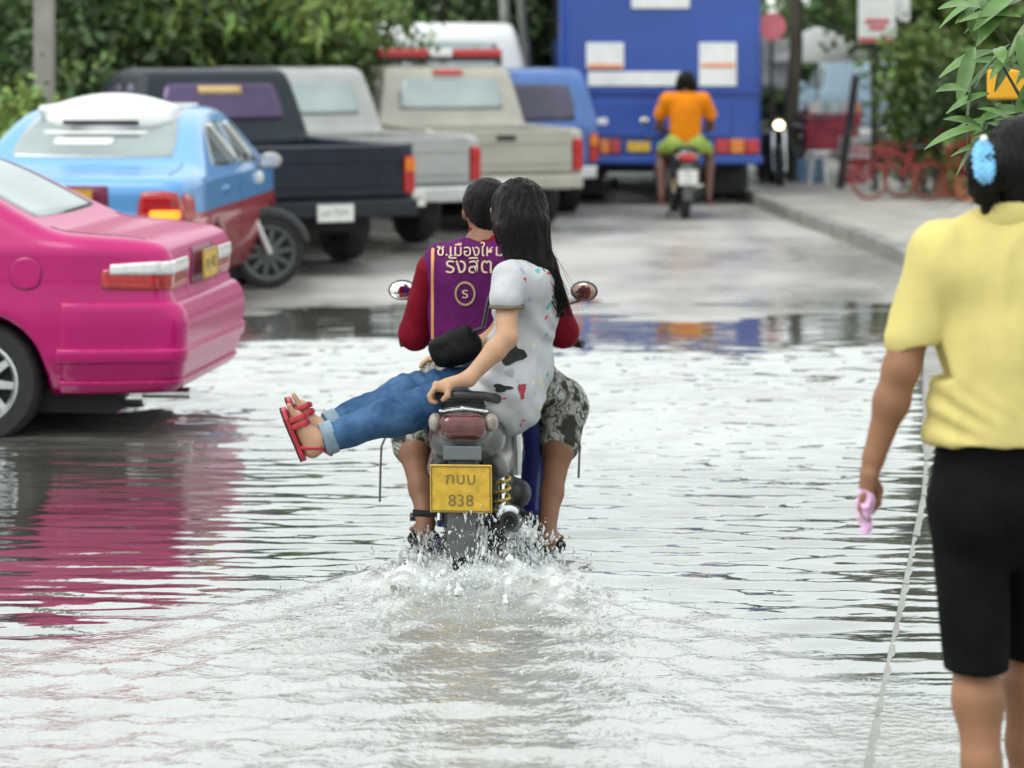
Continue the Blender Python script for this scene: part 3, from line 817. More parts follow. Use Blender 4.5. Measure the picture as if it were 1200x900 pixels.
# ---- pickups parked at an angle
PICK = [(.02, .50), (.0, .62), (0, 1.04), (.02, 1.07), (2.08, 1.07), (2.12, 1.12), (2.20, 1.40), (2.32, 1.66), (2.48, 1.70), (2.9, 1.70), (3.2, 1.62), (3.75, 1.17), (3.95, 1.10), (5.0, 1.00), (5.12, .86), (5.12, .5), (4.95, .36), (.3, .40)]
def pick_w(y, z):
    w = .83 - .22 * np.clip(z - 1.08, 0, 1) - .06 * sstep(.6, .35, z)
    return w - .12 * sstep(4.4, 5.3, y) + .010 * np.exp(-((z - .82) / .1) ** 2)
def pickup(name, label, loc, rz, m_body, res=.03, m_tail=None, m_win=None, bumper=None, lens=('red', 'amber'), plate_m=None, txt='บจ 7291', handle=True, group='pickups parked at an angle', scale=1., bed=True):
    t = thing(name, label, 'pickup truck', loc, rz, group); t.scale = (scale,) * 3
    cuts = [((-.72, .06, .62), (.72, 2.03, 2.), .02)] if bed else []
    prof = PICK if bed else [(.02, .50), (.0, .62), (0, 1.04), (.03, 1.12), (.16, 1.55), (.28, 1.68), (.5, 1.71)] + PICK[8:]
    S = CarSDF(prof, pick_w, .045, [(1.12, .36, .41, .5), (4.2, .36, .41, .5)], cuts)
    S.mesh(res, 'body', m_body, t)
    bx = lambda x, z: (x, -.6, z)
    # tailgate panel with pressed recesses
    tg = MB().box((0, -.018, .835), (.70, .022, .215)).build('tailgate', m_tail or m_body, t, bev=.012)
    MB().box((0, -.046, .93), (.66, .008, .010)).box((0, -.046, .72), (.66, .008, .010)).build('pressed_rib', m_tail or m_body, tg, bev=.006)
    if handle: MB().box((0, -.048, .975), (.10, .012, .026)).build('tailgate_handle', M_black, tg, bev=.008)
    for sg in (-1, 1):
        c = {'red': M_red_l, 'amber': M_amber_l, 'white': M_white_l}
        L = MB().box((sg * .765, -.022, .80), (.050, .028, .16)).build('tail_light', c[lens[0]], t, bev=.015)
        MB().box((sg * .765, -.052, .88), (.044, .006, .055)).build('indicator_lens', c[lens[1]], L, bev=.004)
        wheel(t, (sg * .70, 1.12, .35), .35, .22, .2, M_alu, 6, sg, 24)
        wheel(t, (sg * .70, 4.2, .35), .35, .22, .2, M_alu, 6, sg, 24)
        sy_ = lambda y, z: (sg * 1.4, y, z)
        patch('side_window', [(2.42, 1.14), (2.75, 1.14), (2.75, 1.55), (2.52, 1.56)], sy_, (-sg, 0, 0), S, .006, m_win or M_glass, t, (10, 6), .1)
        patch('side_window', [(2.81, 1.14), (3.58, 1.14), (3.16, 1.52), (2.81, 1.55)], sy_, (-sg, 0, 0), S, .006, m_win or M_glass, t, (10, 6), .1)
        mo = MB().ball((sg * .98, 3.45, 1.18), (.10, .05, .085), 10, 7).tube([(sg * .78, 3.47, 1.12), (sg * .93, 3.45, 1.16)], .02, 6).build('wing_mirror', m_body, t, smooth=True)
    if bed:
        rwin = patch('rear_window', [(-.60, 1.22), (.60, 1.22), (.54, 1.56), (-.54, 1.56)], lambda x, z: (x, 1.5, z), (0, 1, 0), S, .008, m_win or M_glass, t, (14, 8), .08)
    else:
        rwin = patch('rear_window', [(-.58, 1.10), (.58, 1.10), (.52, 1.52), (-.52, 1.52)], bx, (0, 1, 0), S, .008, m_win or M_glass, t, (14, 8), .08)
    patch('windscreen', [(.6, 3.28), (-.6, 3.28), (-.66, 3.66), (.66, 3.66)], lambda x, y: (x, y, 2.4), (0, 0, -1), S, .008, m_win or M_glass, t, (12, 6), .08)
    bo = MB().box((0, -.10, .53), (.78, .08, .07)).box((-.62, .0, .53), (.05, .12, .05)).box((.62, .0, .53), (.05, .12, .05)).build('rear_bumper', bumper or M_chrome, t, bev=.02)
    plate(t, (0, -.19, .50), (1, 0, 0), (0, 0, 1), .34, .15, plate_m or M_plate_w, [(txt, 0)], .08)
    MB().box((0, 2.4, .40), (.45, 2.3, .08)).tube([(-.7, 1.12, .35), (.7, 1.12, .35)], .06, 10).ball((0, 1.12, .35), .15).build('chassis', M_dark, t)
    return t, S

def at_px(px, py, z):
    """point on the ground level z under a photo pixel"""
    Y = F * (HC - z) / (py - YH); return P(px, py, Y)
gz = -.02
# tailgate centre measured in the photo
Yb = 23.6; c = P(382, 200, Yb)
black, S_b = pickup('black_pickup', 'black pickup with purple tinted rear window and white number plate', (c.x, Yb, gz), R(29), M_navy, .026, m_win=mat('purple_film', (.075, .05, .11), .1, .35, var=.3, scale=1.5), bumper=mat('dark_bumper', (.018, .022, .03), .45, spec=.3), lens=('red', 'amber'), handle=False)
patch('window_sticker', [(-.22, 1.46), (.20, 1.46), (.20, 1.53), (-.22, 1.53)], lambda x, z: (x, 1.5, z), (0, 1, 0), S_b, .014, mat('gold_sticker', (.55, .38, .16), .5), black, (6, 3), 0, .004)
Yb = 26.0; c = P(469, 200, Yb)
sil2, _ = pickup('silver_pickup', 'silver pickup squeezed between the black pickup and the champagne one', (c.x, Yb, gz), R(28), M_silver, .03, bumper=M_chrome, lens=('red', 'red'), handle=True, txt='ษฉ 1860')
Yb = 28.6; c = P(592, 190, Yb)
cha, S_c = pickup('champagne_pickup', 'champagne pickup with red and white light bar on its cab roof', (c.x, Yb, gz), R(16), M_beige, .03, bumper=M_beige, lens=('red', 'red'), txt='ฒค 5534')
lb = MB().box((0, 2.66, 1.765), (.70, .09, .022)).build('light_bar', M_black, cha, bev=.01)
for (x0, x1, mm) in ((-.70, -.14, M_red_l), (-.13, .13, M_white_l), (.14, .70, M_red_l)):
    MB().box(((x0 + x1) / 2, 2.66, 1.835), ((x1 - x0) / 2, .10, .05)).build('lamp_dome', mm, lb, bev=.03)
patch('brake_lamp', [(-.17, 1.60), (.17, 1.60), (.17, 1.645), (-.17, 1.645)], lambda x, z: (x, 1.5, z), (0, 1, 0), S_c, .02, M_red_l, cha, (8, 3), .1, .03)
Yb = 31.5; c = P(590, 190, Yb)
van, _ = pickup('white_wagon', 'white enclosed wagon with tall rear glass beyond the champagne pickup', (P(522, 190, 34.5).x, 34.5, gz + .02), R(8), M_white, .035, bed=False, scale=1.29, txt='นข 2043', lens=('red', 'red'))
van['category'] = 'wagon'
blu, _ = pickup('blue_wagon', 'blue enclosed wagon with dark rear glass parked beside the bus', (P(618, 190, 31.2).x, 31.2, gz), R(12), mat('deep_blue_paint', (.05, .13, .36), .35, .1, coat=.5), .035, bed=False, m_win=M_dglass, txt='กพ 8817', scale=.98, group='pickups parked at an angle')
blu['category'] = 'wagon'

# ---- blue bus
M_bus = mat('bus_blue', (.018, .066, .33), .38, .0, coat=.35, var=.14, scale=1.2, rvar=.1)
Yb = 33.7
c = P(774, 190, Yb)
bus = thing('blue_bus', 'tall blue bus seen from behind with white panels and red tail lamps', 'bus', (c.x, Yb, .0), R(0))
S_bus = SDF().box((0, 4.5, 1.86), (1.21, 4.5, 1.36), .09)
mesh_local(S_bus, .05, 'body', M_bus, bus)
def bp_px(x0, x1, y0, y1):
    s = F / Yb; return (((x0 + x1) / 2 - 774) / s, HC - ((y0 + y1) / 2 - YH) / s, (x1 - x0) / 2 / s, (y1 - y0) / 2 / s)
def bus_box(name, x0, x1, y0, y1, m, t=.015, bev=.008, par=None):
    x, z, w, h = bp_px(x0, x1, y0, y1); return MB().box((x, -t + .003, z), (w, t, h)).build(name, m, par or bus, bev=bev)
M_wpanel = mat('white_panel', (.76, .77, .76), .45, var=.1, scale=4)
M_orange_s = mat('orange_stripe', (.75, .30, .14), .5)
bus_box('rear_glass', 690, 858, -62, -18, M_dglass, .012)
bus_box('route_board', 740, 808, -16, 10, M_wpanel)
pn = bus_box('notice_panel', 687, 731, 50, 80, M_wpanel); bus_box('stripe', 689, 729, 75, 80.5, M_orange_s, .019, .002, pn)
pn = bus_box('notice_panel', 819, 863, 50, 101, M_wpanel); bus_box('stripe', 821, 861, 74, 79, M_orange_s, .019, .002, pn)
bus_box('name_strip', 689, 806, 84, 101, M_wpanel)
bus_box('engine_lid', 692, 856, 118, 160, M_bus, .018, .012)
bus_box('waist_moulding', 656, 892, 105, 109, M_bus, .02)
for (x0, x1) in ((690, 727), (838, 890)):
    q = (x1 - x0) / 3
    for i in range(3): bus_box('tail_lamp', x0 + i * q + .6, x0 + (i + 1) * q - .6, 163, 180, M_amber_l if i == 1 else M_red_l, .03, .012)
bus_box('rear_bumper', 655, 893, 182, 192, M_bus, .06, .02)
bus_box('number_plate', 735, 762, 166, 178, M_plate_y, .03)
bus_box('small_lamp', 700, 712, 138, 146, M_white_l, .02)
for sg in (-1, 1):
    for (y0, z0, z1) in ((.3, 2.0, 2.9), (1.9, 2.0, 2.9), (3.5, 2.0, 2.9), (5.1, 2.0, 2.9), (6.7, 2.0, 2.9)):
        MB().box((sg * 1.212, y0 + .75, (z0 + z1) / 2), (.008, .72, (z1 - z0) / 2)).build('side_window', M_dglass, bus, bev=.01)
    for k, xo in enumerate((1.02, .76)): wheel(bus, (sg * xo, 2.1, .46), .48, .24, .27, M_alu if k == 0 else M_dark, 8, sg, 24)
    wheel(bus, (sg * 1.02, 7.2, .46), .48, .24, .27, M_alu, 8, sg, 24)
MB().box((0, 4.5, .48), (1.0, 4.2, .10)).box((0, 2.1, .45), (.9, .12, .12)).build('chassis', M_dark, bus)
for sg in (-1, 1): MB().box((sg * .9, 1.35, .27), (.26, .012, .20)).build('mud_flap', M_black, bus)
# ================================================================ motorbikes
M_seat = mat('seat_vinyl', (.022, .022, .024), .5, var=.3, scale=20, bump=.15, bscale=120)
M_cowl = mat('grey_cowl', (.10, .10, .095), .35, .2, coat=.4, var=.2, scale=12)
M_blue = mat('blue_fairing', (.02, .03, .20), .3, coat=.6, var=.25, scale=10)
M_lens_d = mat('smoked_red_lens', (.10, .02, .018), .18, coat=.7, var=.4, scale=25)
M_ind = mat('smoked_lens', (.28, .24, .20), .2, coat=.5, var=.3, scale=25)
M_spring = mat('yellow_spring', (.62, .44, .04), .4, var=.2, scale=30)

def motorbike(name, label, loc, rz, m_cowl=M_cowl, m_fair=M_blue, m_lens=M_lens_d, plate_m=M_plate_y, txt=(('กบบ', .036), ('838', -.044)), fine=True, group=None, headlit=None, steer=0., fork_m=None, m_rim=M_alu):
    t = thing(name, label, 'motorbike', loc, rz, group)
    r = .285
    wheel(t, (0, 0, r), r, .092, .22, m_rim, 10, 1, 28)
    # steering assembly
    piv = Vector((0, 1.02, .80)); rs = Matrix.Rotation(steer, 3, 'Z')
    st = lambda p: piv + rs @ (Vector(p) - piv)
    wheel(t, st((0, 1.25, r)), r, .08, .22, m_rim, 10, 1, 28, ax=rs @ Vector((1, 0, 0)))
    for sg in (-1, 1):
        MB().tube([st((sg * .075, 1.25, r)), st((sg * .075, 1.10, .62)), st((sg * .07, 1.03, .86))], [.022, .026, .03], 10).build('fork', fork_m or M_chrome, t, smooth=True)
        MB().tube([(sg * .07, 0, r), (sg * .075, .3, r + .02), (sg * .06, .52, r + .04)], .02, 8).build('swing_arm', M_black, t, smooth=True)
        q = MB(); pts = []
        for i in range(70):
            u = i / 69; a = u * 2 * math.pi * 9
            c = Vector((sg * .115, .02, .31)).lerp(Vector((sg * .105, .13, .60)), u); pts.append(c + Vector((math.cos(a) * .028, math.sin(a) * .028, 0)))
        q.tube(pts, .0065, 5); so = q.build('shock_spring', M_spring, t, smooth=True)
        MB().tube([(sg * .115, .015, .29), (sg * .105, .14, .63)], .013, 8).build('shock_rod', M_chrome, so, smooth=True)
        # handlebar half, grip, lever, mirror
        hb = MB().tube([st((0, 1.0, .88)), st((sg * .10, .99, .91)), st((sg * .20, .96, .885)), st((sg * .34, .90, .855))], .011, 8).build('handlebar', M_black, t, smooth=True)
        MB().tube([st((sg * .235, .945, .877)), st((sg * .365, .892, .85))], .018, 10).build('grip', M_black, hb, smooth=True)
        MB().tube([st((sg * .20, .99, .89)), st((sg * .34, .965, .868))], .006, 6).build('lever', M_alu, hb, smooth=True)
        c = st((sg * .365, .97, 1.055))
        mo = MB().tube([st((sg * .20, .965, .885)), st((sg * .25, .98, .98)), c + Vector((0, .012, -.03))], .0055, 6).ball(c, (.058, .022, .042), 14, 8, Matrix.Rotation(sg * -.25, 3, 'Z')).build('mirror', M_black, t, smooth=True)
        MB().ball(c + Vector((0, -.014, 0)), (.050, .012, .036), 14, 8, Matrix.Rotation(sg * -.25, 3, 'Z')).build('mirror_glass', MATS['mirror_glass'] if sg < 0 else MATS['mirror_brown'], mo, smooth=True)
        pg = MB().tube([(sg * .10, .42, .235), (sg * .27, .42, .235)], .016, 8).build('foot_peg', M_black, t, smooth=True)
        MB().tube([(sg * .10, .08, .30), (sg * .22, .06, .31)], .013, 8).build('rear_peg', M_black, t, smooth=True)
        # rear indicators beside the tail lens
        mesh_local(SDF().ell((sg * .100, -.275, .690), (.026, .035, .034)), .008, 'indicator', M_ind, t)
    # front mudguard, headlight cowl, leg shield
    q = SDF(); 
    for i in range(9):
        a = R(20 + i * 17); p = st((0, 1.25 + math.cos(a) * .315, r + math.sin(a) * .315)); 
        if i: q.cap(pp, p, .05, .05, .01, flat=((0, 0, 1), 1.0))
        pp = p
    mesh_local(q, .014, 'front_mudguard', m_fair if not fork_m else M_black, t)
    q = SDF().ell(st((0, 1.06, .90)), (.10, .10, .09), k=.03).ell(st((0, 1.14, .89)), (.075, .06, .07), k=.03)
    mesh_local(q, .012, 'headlamp_cowl', m_fair, t)
    MB().ball(st((0, 1.185, .885)), (.062, .025, .055), 14, 8).build('headlamp', headlit or M_white_l, t, smooth=True)
    q = SDF()
    for sg in (-1, 1):
        q.cap((sg * .10, .98, .74), (sg * .20, .86, .52), .05, .065, .04, flat=((0, 1, 0), 2.2)); q.cap((sg * .20, .86, .52), (sg * .185, .78, .20), .072, .065, .04, flat=((0, 1, 0), 2.2))
    q.cap((0, .98, .82), (0, .90, .55), .09, .07, .05, flat=((0, 1, 0), 1.8))
    mesh_local(q, .012, 'leg_shield', m_fair, t)
    q = SDF().box((0, .60, .37), (.10, .19, .13), .04, k=.03).cap((0, .72, .34), (0, .86, .36), .07, .06, .03).cap((-.12, .62, .30), (.12, .62, .30), .06, .06, .03)
    mesh_local(q, .014, 'engine', mat('engine_alloy', (.09, .09, .092), .5, .6, var=.4, scale=25), t)
    # body: side panels running back into the tail cowl
    q = SDF()
    q.cap((0, .80, .56), (0, .30, .60), .10, .10, .06, flat=((1, 0, 0), .85)); q.cap((0, .30, .60), (0, -.12, .64), .105, .11, .05, flat=((1, 0, 0), .9))
    q.cap((0, -.12, .64), (0, -.24, .665), .105, .085, .05, flat=((1, 0, 0), .85))
    q.cap((.095, .12, .56), (.085, -.16, .60), .05, .04, .04).cap((-.095, .12, .56), (-.085, -.16, .60), .05, .04, .04)
    q.cap((.11, .05, .50), (.115, -.10, .50), .05, .035, .05).cap((-.11, .05, .50), (-.115, -.10, .50), .05, .035, .05)
    mesh_local(q, .009, 'tail_cowl', m_cowl, t)
    L = mesh_local(SDF().box((0, -.300, .678), (.086, .045, .046), .04, k=.01), .006, 'tail_light', m_lens, t)
    mesh_local(SDF().cap((-.082, -.270, .728), (0, -.296, .742), .009, k=.005).cap((.082, -.270, .728), (0, -.296, .742), .009, k=.005), .005, 'trim_arc', M_chrome, t)
    # rear mudguard and number plate bracket
    q = SDF(); pp = None
    for i in range(9):
        a = R(60 + i * 12.5); p = Vector((0, math.cos(a) * .29, r + .015 + math.sin(a) * .29))
        if i: q.cap(pp, p, .05, .05, .01)
        pp = p
    q.cap((0, -.27, .60), (0, -.325, .42), .055, .06, .02, flat=((0, 1, 0), 2.6)); q.cap((0, 0, r), (0, 0, r + .001), .295, .295, 0., op='s')
    mg = mesh_local(q, .012, 'rear_mudguard', M_black, t)
    MB().box((0, -.312, .585), (.068, .006, .026)).build('bracket_panel', mat('bracket_grey', (.16, .175, .19), .4, .4), mg, bev=.005)
    MB().prism([(-.05, -.33, .40), (.05, -.33, .40), (.054, -.342, .22), (-.054, -.342, .22)], (0, -.006, 0)).build('mud_flap', mat('flap_grey', (.085, .088, .088), .6, var=.3, scale=20), mg, bev=.002)
    plate(t, (0, -.362, .467), (1, 0, 0), (0, -.10, 1), .22, .172, plate_m, list(txt), .062)
    # seat, grab rail, exhaust, frame
    q = SDF().cap((0, .70, .72), (0, .34, .715), .085, .11, .04, flat=((0, 0, 1), 1.9)).cap((0, .34, .72), (0, -.16, .745), .115, .10, .04, flat=((0, 0, 1), 1.9))
    mesh_local(q, .011, 'seat', M_seat, t)
    MB().tube([(-.105, .06, .70), (-.118, -.10, .735), (-.115, -.22, .768), (-.075, -.285, .785), (0, -.30, .790), (.075, -.285, .785), (.115, -.22, .768), (.118, -.10, .735), (.105, .06, .70)], .0165, 10).build('grab_rail', M_black, t, smooth=True)
    ex = MB().tube([(.12, .70, .22), (.13, .45, .20), (.145, .25, .25), (.15, .20, .265)], .018, 10).tube([(.15, .22, .262), (.158, -.05, .30), (.165, -.30, .345)], [.030, .038, .034], 14).build('exhaust', mat('exhaust_black', (.03, .03, .032), .35, .5, var=.3), t, smooth=True)
    MB().tube([(.150, -.02, .338), (.158, -.22, .365)], .022, 12, flat=((1, 0, 0), 1.6)).build('heat_shield', M_chrome, ex, smooth=True)
    MB().lathe([(.001, 0), (.016, 0), (.018, .012), (.022, .012), (.024, 0)], (.1655, -.302, .346), (.02, -.98, .15), 12).build('exhaust_tip', M_dark, ex, smooth=True)
    MB().tube([(0, .98, .78), (0, .70, .50), (0, .35, .50), (0, .1, .62)], .025, 8).tube([(0, .45, .24), (0, .40, .50)], .02, 8).tube([(-.12, .42, .235), (.12, .42, .235)], .014, 8).tube([(-.12, .07, .305), (.12, .07, .305)], .013, 8).build('frame', M_black, t, smooth=True)
    MB().tube([(-.1, .32, .24), (-.17, .18, .04), (-.19, .15, .012)], .011, 6).build('side_stand', M_black, t, smooth=True)
    MB().box((-.085, .28, .30), (.015, .28, .05)).build('chain_case', M_black, t, bev=.012)
    return t
mat('mirror_glass', (.86, .88, .88), .05, 1.)
mat('mirror_brown', (.30, .20, .16), .12, .9, var=.4, scale=20)

bike = motorbike('motorbike', 'grey tailed motorbike with yellow plate throwing up spray, carrying two people', (-.152, 10.31, -.2), R(-4.5))

orange_bike = motorbike('motorbike', 'small dark motorbike with white plate behind the bus, ridden by person in orange', (P(803, 250, 30.9).x, 31.0, -.005), R(2), m_cowl=M_black, m_fair=M_black, m_lens=M_red_l, plate_m=M_plate_w, txt=(('ฉฎ', .036), ('417', -.044)))
# parked bike whose pale forks and front wheel stick out beyond the blue taxi
M_wfork = mat('white_fork', (.70, .71, .71), .35, coat=.3, var=.1)
fp = P(312, 278, 22.4)
pb = R(-62)
parked = motorbike('motorbike', 'parked motorbike with white forks and mudguard between blue taxi and black pickup', (fp.x - 1.25 * math.sin(-pb), 22.4 - 1.25 * math.cos(pb), -.06), pb, m_cowl=M_black, m_fair=M_wfork, plate_m=M_plate_w, txt=(('รต', .036), ('902', -.044)), fork_m=M_wfork, steer=R(-8), m_rim=mat('dull_rim', (.10, .11, .11), .5, .5))
lp = P(10, 150, 21.5)
left_bike = motorbike('motorbike', 'dark parked motorbike with bright mirrors under the concrete pole', (lp.x - .25, 21.2, -.06), R(8), m_cowl=M_black, m_fair=M_black, plate_m=M_plate_w, txt=(('วท', .036), ('365', -.044)))
M_lit = mat('lit_headlamp', (.9, .8, .6), .3, emis=(1., .78, .45, 5.))
hp = P(913, 140, 36.5)
mb_ = motorbike('motorbike', 'oncoming motorbike with its headlamp lit beside the dark tree trunk', (hp.x, 37.7, .0), R(180), m_cowl=M_black, m_fair=M_black, headlit=M_lit, plate_m=M_plate_w, txt=(('มจ', .036), ('158', -.044)))

# ================================================================ people
M_skin_l = mat('skin_light', (.46, .27, .17), .5, var=.14, scale=9, bump=.05, bscale=150, spec=.3)
M_skin_m = mat('skin_tan', (.27, .132, .072), .5, var=.22, scale=7, bump=.05, bscale=150, spec=.3)
M_skin_d = mat('skin_brown', (.22, .105, .062), .5, var=.14, scale=9, bump=.05, bscale=150, spec=.3)
M_hair = mat('black_hair', (.006, .005, .005), .42, var=.5, scale=40, stretch=(1, 1, .12), bump=.5, bscale=140, spec=.14)
M_yellow = mat('yellow_knit', (.63, .54, .20), .8, var=.06, scale=14, bump=.25, bscale=240, spec=.15)
M_shorts = mat('black_cotton', (.006, .006, .007), .85, var=.35, scale=9, bump=.35, bscale=60, spec=.08)
M_purple = mat('purple_vest', (.10, .011, .095), .7, var=.18, scale=10, bump=.3, bscale=60, spec=.12)
M_maroon = mat('dark_red_shirt', (.17, .006, .016), .75, var=.2, scale=10, bump=.3, bscale=60, spec=.12)
M_piping = mat('orange_piping', (.72, .32, .13), .6)
M_cream = mat('cream_lettering', (.58, .45, .31), .6)
M_redsandal = mat('red_leather', (.42, .012, .03), .35, coat=.3, var=.2, scale=20)
M_sole = mat('dark_sole', (.05, .022, .022), .7)
M_blacksandal = mat('black_rubber', (.008, .008, .008), .6, var=.3, spec=.2)
M_orange = mat('orange_shirt', (.72, .22, .01), .85, spec=.1, var=.08, scale=8, bump=.3, bscale=60)
M_lime = mat('lime_shorts', (.30, .40, .09), .8, var=.1, spec=.1)
M_eye = mat('eye_white', (.7, .68, .66), .2)

# denim
m_jean, n, l, b = node_mat('blue_denim')
t_ = n.new('ShaderNodeTexCoord'); nz = n.new('ShaderNodeTexNoise'); nz.inputs['Scale'].default_value = 9; nz.inputs['Detail'].default_value = 8; nz.inputs['Roughness'].default_value = .65
l.new(t_.outputs['Object'], nz.inputs['Vector']); rp = n.new('ShaderNodeValToRGB')
rp.color_ramp.elements[0].position, rp.color_ramp.elements[0].color = .35, (.020, .055, .135, 1)
rp.color_ramp.elements[1].position, rp.color_ramp.elements[1].color = .70, (.075, .16, .29, 1)
l.new(nz.outputs['Fac'], rp.inputs['Fac']); l.new(rp.outputs['Color'], b.inputs['Base Color']); b.inputs['Roughness'].default_value = .85; b.inputs['Specular IOR Level'].default_value = .12
nb = n.new('ShaderNodeTexNoise'); nb.inputs['Scale'].default_value = 320; bp = n.new('ShaderNodeBump'); bp.inputs['Strength'].default_value = .3; bp.inputs['Distance'].default_value = .003
l.new(t_.outputs['Object'], nb.inputs['Vector']); l.new(nb.outputs['Fac'], bp.inputs['Height']); l.new(bp.outputs['Normal'], b.inputs['Normal'])
# camouflage
m_camo, n, l, b = node_mat('grey_camouflage')
t_ = n.new('ShaderNodeTexCoord'); nz = n.new('ShaderNodeTexNoise'); nz.inputs['Scale'].default_value = 17; nz.inputs['Detail'].default_value = 2.5
l.new(t_.outputs['Object'], nz.inputs['Vector']); rp = n.new('ShaderNodeValToRGB'); rp.color_ramp.interpolation = 'CONSTANT'
e = rp.color_ramp.elements; e[0].position, e[0].color = 0, (.035, .036, .03, 1); e[1].position, e[1].color = .43, (.14, .14, .12, 1)
for p_, c_ in ((.50, (.33, .33, .30, 1)), (.57, (.10, .10, .085, 1)), (.62, (.42, .42, .39, 1))): q = e.new(p_); q.color = c_
l.new(nz.outputs['Fac'], rp.inputs['Fac']); l.new(rp.outputs['Color'], b.inputs['Base Color']); b.inputs['Roughness'].default_value = .85; b.inputs['Specular IOR Level'].default_value = .12
# white printed t-shirt: small scattered coloured spots
m_tee, n, l, b = node_mat('printed_white_cotton')
t_ = n.new('ShaderNodeTexCoord'); vo = n.new('ShaderNodeTexVoronoi'); vo.inputs['Scale'].default_value = 30
nd = n.new('ShaderNodeTexNoise'); nd.inputs['Scale'].default_value = 22; nd.inputs['Detail'].default_value = 3
l.new(t_.outputs['Object'], nd.inputs['Vector'])
va = n.new('ShaderNodeVectorMath'); va.operation = 'MULTIPLY_ADD'; va.inputs[1].default_value = (.09, .09, .09)
l.new(nd.outputs['Color'], va.inputs[0]); l.new(t_.outputs['Object'], va.inputs[2]); l.new(va.outputs['Vector'], vo.inputs['Vector'])
lt = n.new('ShaderNodeMath'); lt.operation = 'LESS_THAN'; lt.inputs[1].default_value = .36
l.new(vo.outputs['Distance'], lt.inputs[0])
sp = n.new('ShaderNodeSeparateColor'); l.new(vo.outputs['Color'], sp.inputs['Color'])
gt = n.new('ShaderNodeMath'); gt.operation = 'GREATER_THAN'; gt.inputs[1].default_value = .74; l.new(sp.outputs['Red'], gt.inputs[0])
mu = n.new('ShaderNodeMath'); mu.operation = 'MULTIPLY'; l.new(lt.outputs[0], mu.inputs[0]); l.new(gt.outputs[0], mu.inputs[1])
rp = n.new('ShaderNodeValToRGB'); rp.color_ramp.interpolation = 'CONSTANT'; e = rp.color_ramp.elements
e[0].color = (.12, .38, .40, 1); e[1].position, e[1].color = .3, (.62, .06, .09, 1)
for p_, c_ in ((.45, (.70, .62, .30, 1)), (.62, (.35, .36, .55, 1)), (.8, (.48, .49, .51, 1))): q = e.new(p_); q.color = c_
l.new(sp.outputs['Green'], rp.inputs['Fac'])
mxx = n.new('ShaderNodeMixRGB'); mxx.inputs['Color1'].default_value = (.48, .49, .51, 1)
l.new(mu.outputs[0], mxx.inputs['Fac']); l.new(rp.outputs['Color'], mxx.inputs['Color2']); l.new(mxx.outputs['Color'], b.inputs['Base Color']); b.inputs['Roughness'].default_value = .85; b.inputs['Specular IOR Level'].default_value = .12

def folds(amp, freq, stretch=(1, 1, 1), seed=0.):
    st = np.array(stretch)
    def f(V):
        w = V * freq * st + seed
        a = 1 - np.abs(fbm(w, 2)); return amp * (a - .6) + .3 * amp * fbm(w * 2.3 + 5, 2)
    return f

def head(S, c, r, face, up=Vector((0, 0, 1)), ears=True):
    """skull, jaw, nose, brow, ears; face = direction looked at"""
    f = Vector(face).normalized(); up = Vector(up).normalized(); s = f.cross(up).normalized(); c = Vector(c)
    rot = Matrix((s, f, up)).transposed()
    S.ell(c + up * r * .12, (r * .80, r * .98, r * 1.0), rot, .02)
    S.ell(c + f * r * .22 - up * r * .45, (r * .62, r * .70, r * .72), rot, .03)
    S.cap(c + f * r * .92 + up * r * .05, c + f * r * 1.10 - up * r * .28, r * .09, r * .15, .02)
    S.cap(c + f * r * .82 + s * r * .45 + up * r * .22, c + f * r * .82 - s * r * .45 + up * r * .22, r * .10, r * .10, .03)
    S.cap(c + f * r * .86 + s * r * .18 - up * r * .55, c + f * r * .86 - s * r * .18 - up * r * .55, r * .08, r * .08, .02)
    if ears:
        for g in (-1, 1): S.ell(c + s * g * r * .82 - f * r * .02 - up * r * .08, (r * .10, r * .2, r * .30), rot, .012)
    return rot
def eyes(parent, c, r, face):
    f = Vector(face).normalized(); s = f.cross(Vector((0, 0, 1))).normalized(); c = Vector(c)
    for g in (-1, 1): MB().ball(c + f * r * .80 + s * g * r * .34 + Vector((0, 0, r * .06)), r * .12, 8, 6).build('eye', M_eye, parent, smooth=True, world=True)

def fingers(S, roots, d1, d2, d3, lens, r=.0085):
    """three-bone fingers from knuckle points, turning d1 -> d2 -> d3"""
    for i, p in enumerate(roots):
        L = lens[i]; a = Vector(p); b1 = a + Vector(d1).normalized() * L * .45; c1 = b1 + Vector(d2).normalized() * L * .32; e1 = c1 + Vector(d3).normalized() * L * .25
        S.chain([a, b1, c1, e1], [r * 1.08, r, r * .92, r * .82], .004)

def strands(mb, path, n, spread, r, seed=0, taper=True, tip=0.):
    rr = random.Random(seed)
    for i in range(n):
        o = Vector((rr.gauss(0, 1), rr.gauss(0, 1), 0)); o2 = Vector((rr.gauss(0, 1), rr.gauss(0, 1), 0)) * .5
        L = rr.uniform(.75, 1.0) if tip else 1
        m = max(3, int(len(path) * L)); pts = []
        for k in range(m):
            u = k / (len(path) - 1); sp = spread(u); pts.append(Vector(path[k]) + Vector((o.x * sp[0], o.y * sp[1], 0)) + o2 * .012 * math.sin(u * 5 + i))
        mb.tube(pts, [r * (1 - .75 * k / (m - 1)) for k in range(m)], 4, cap=False)

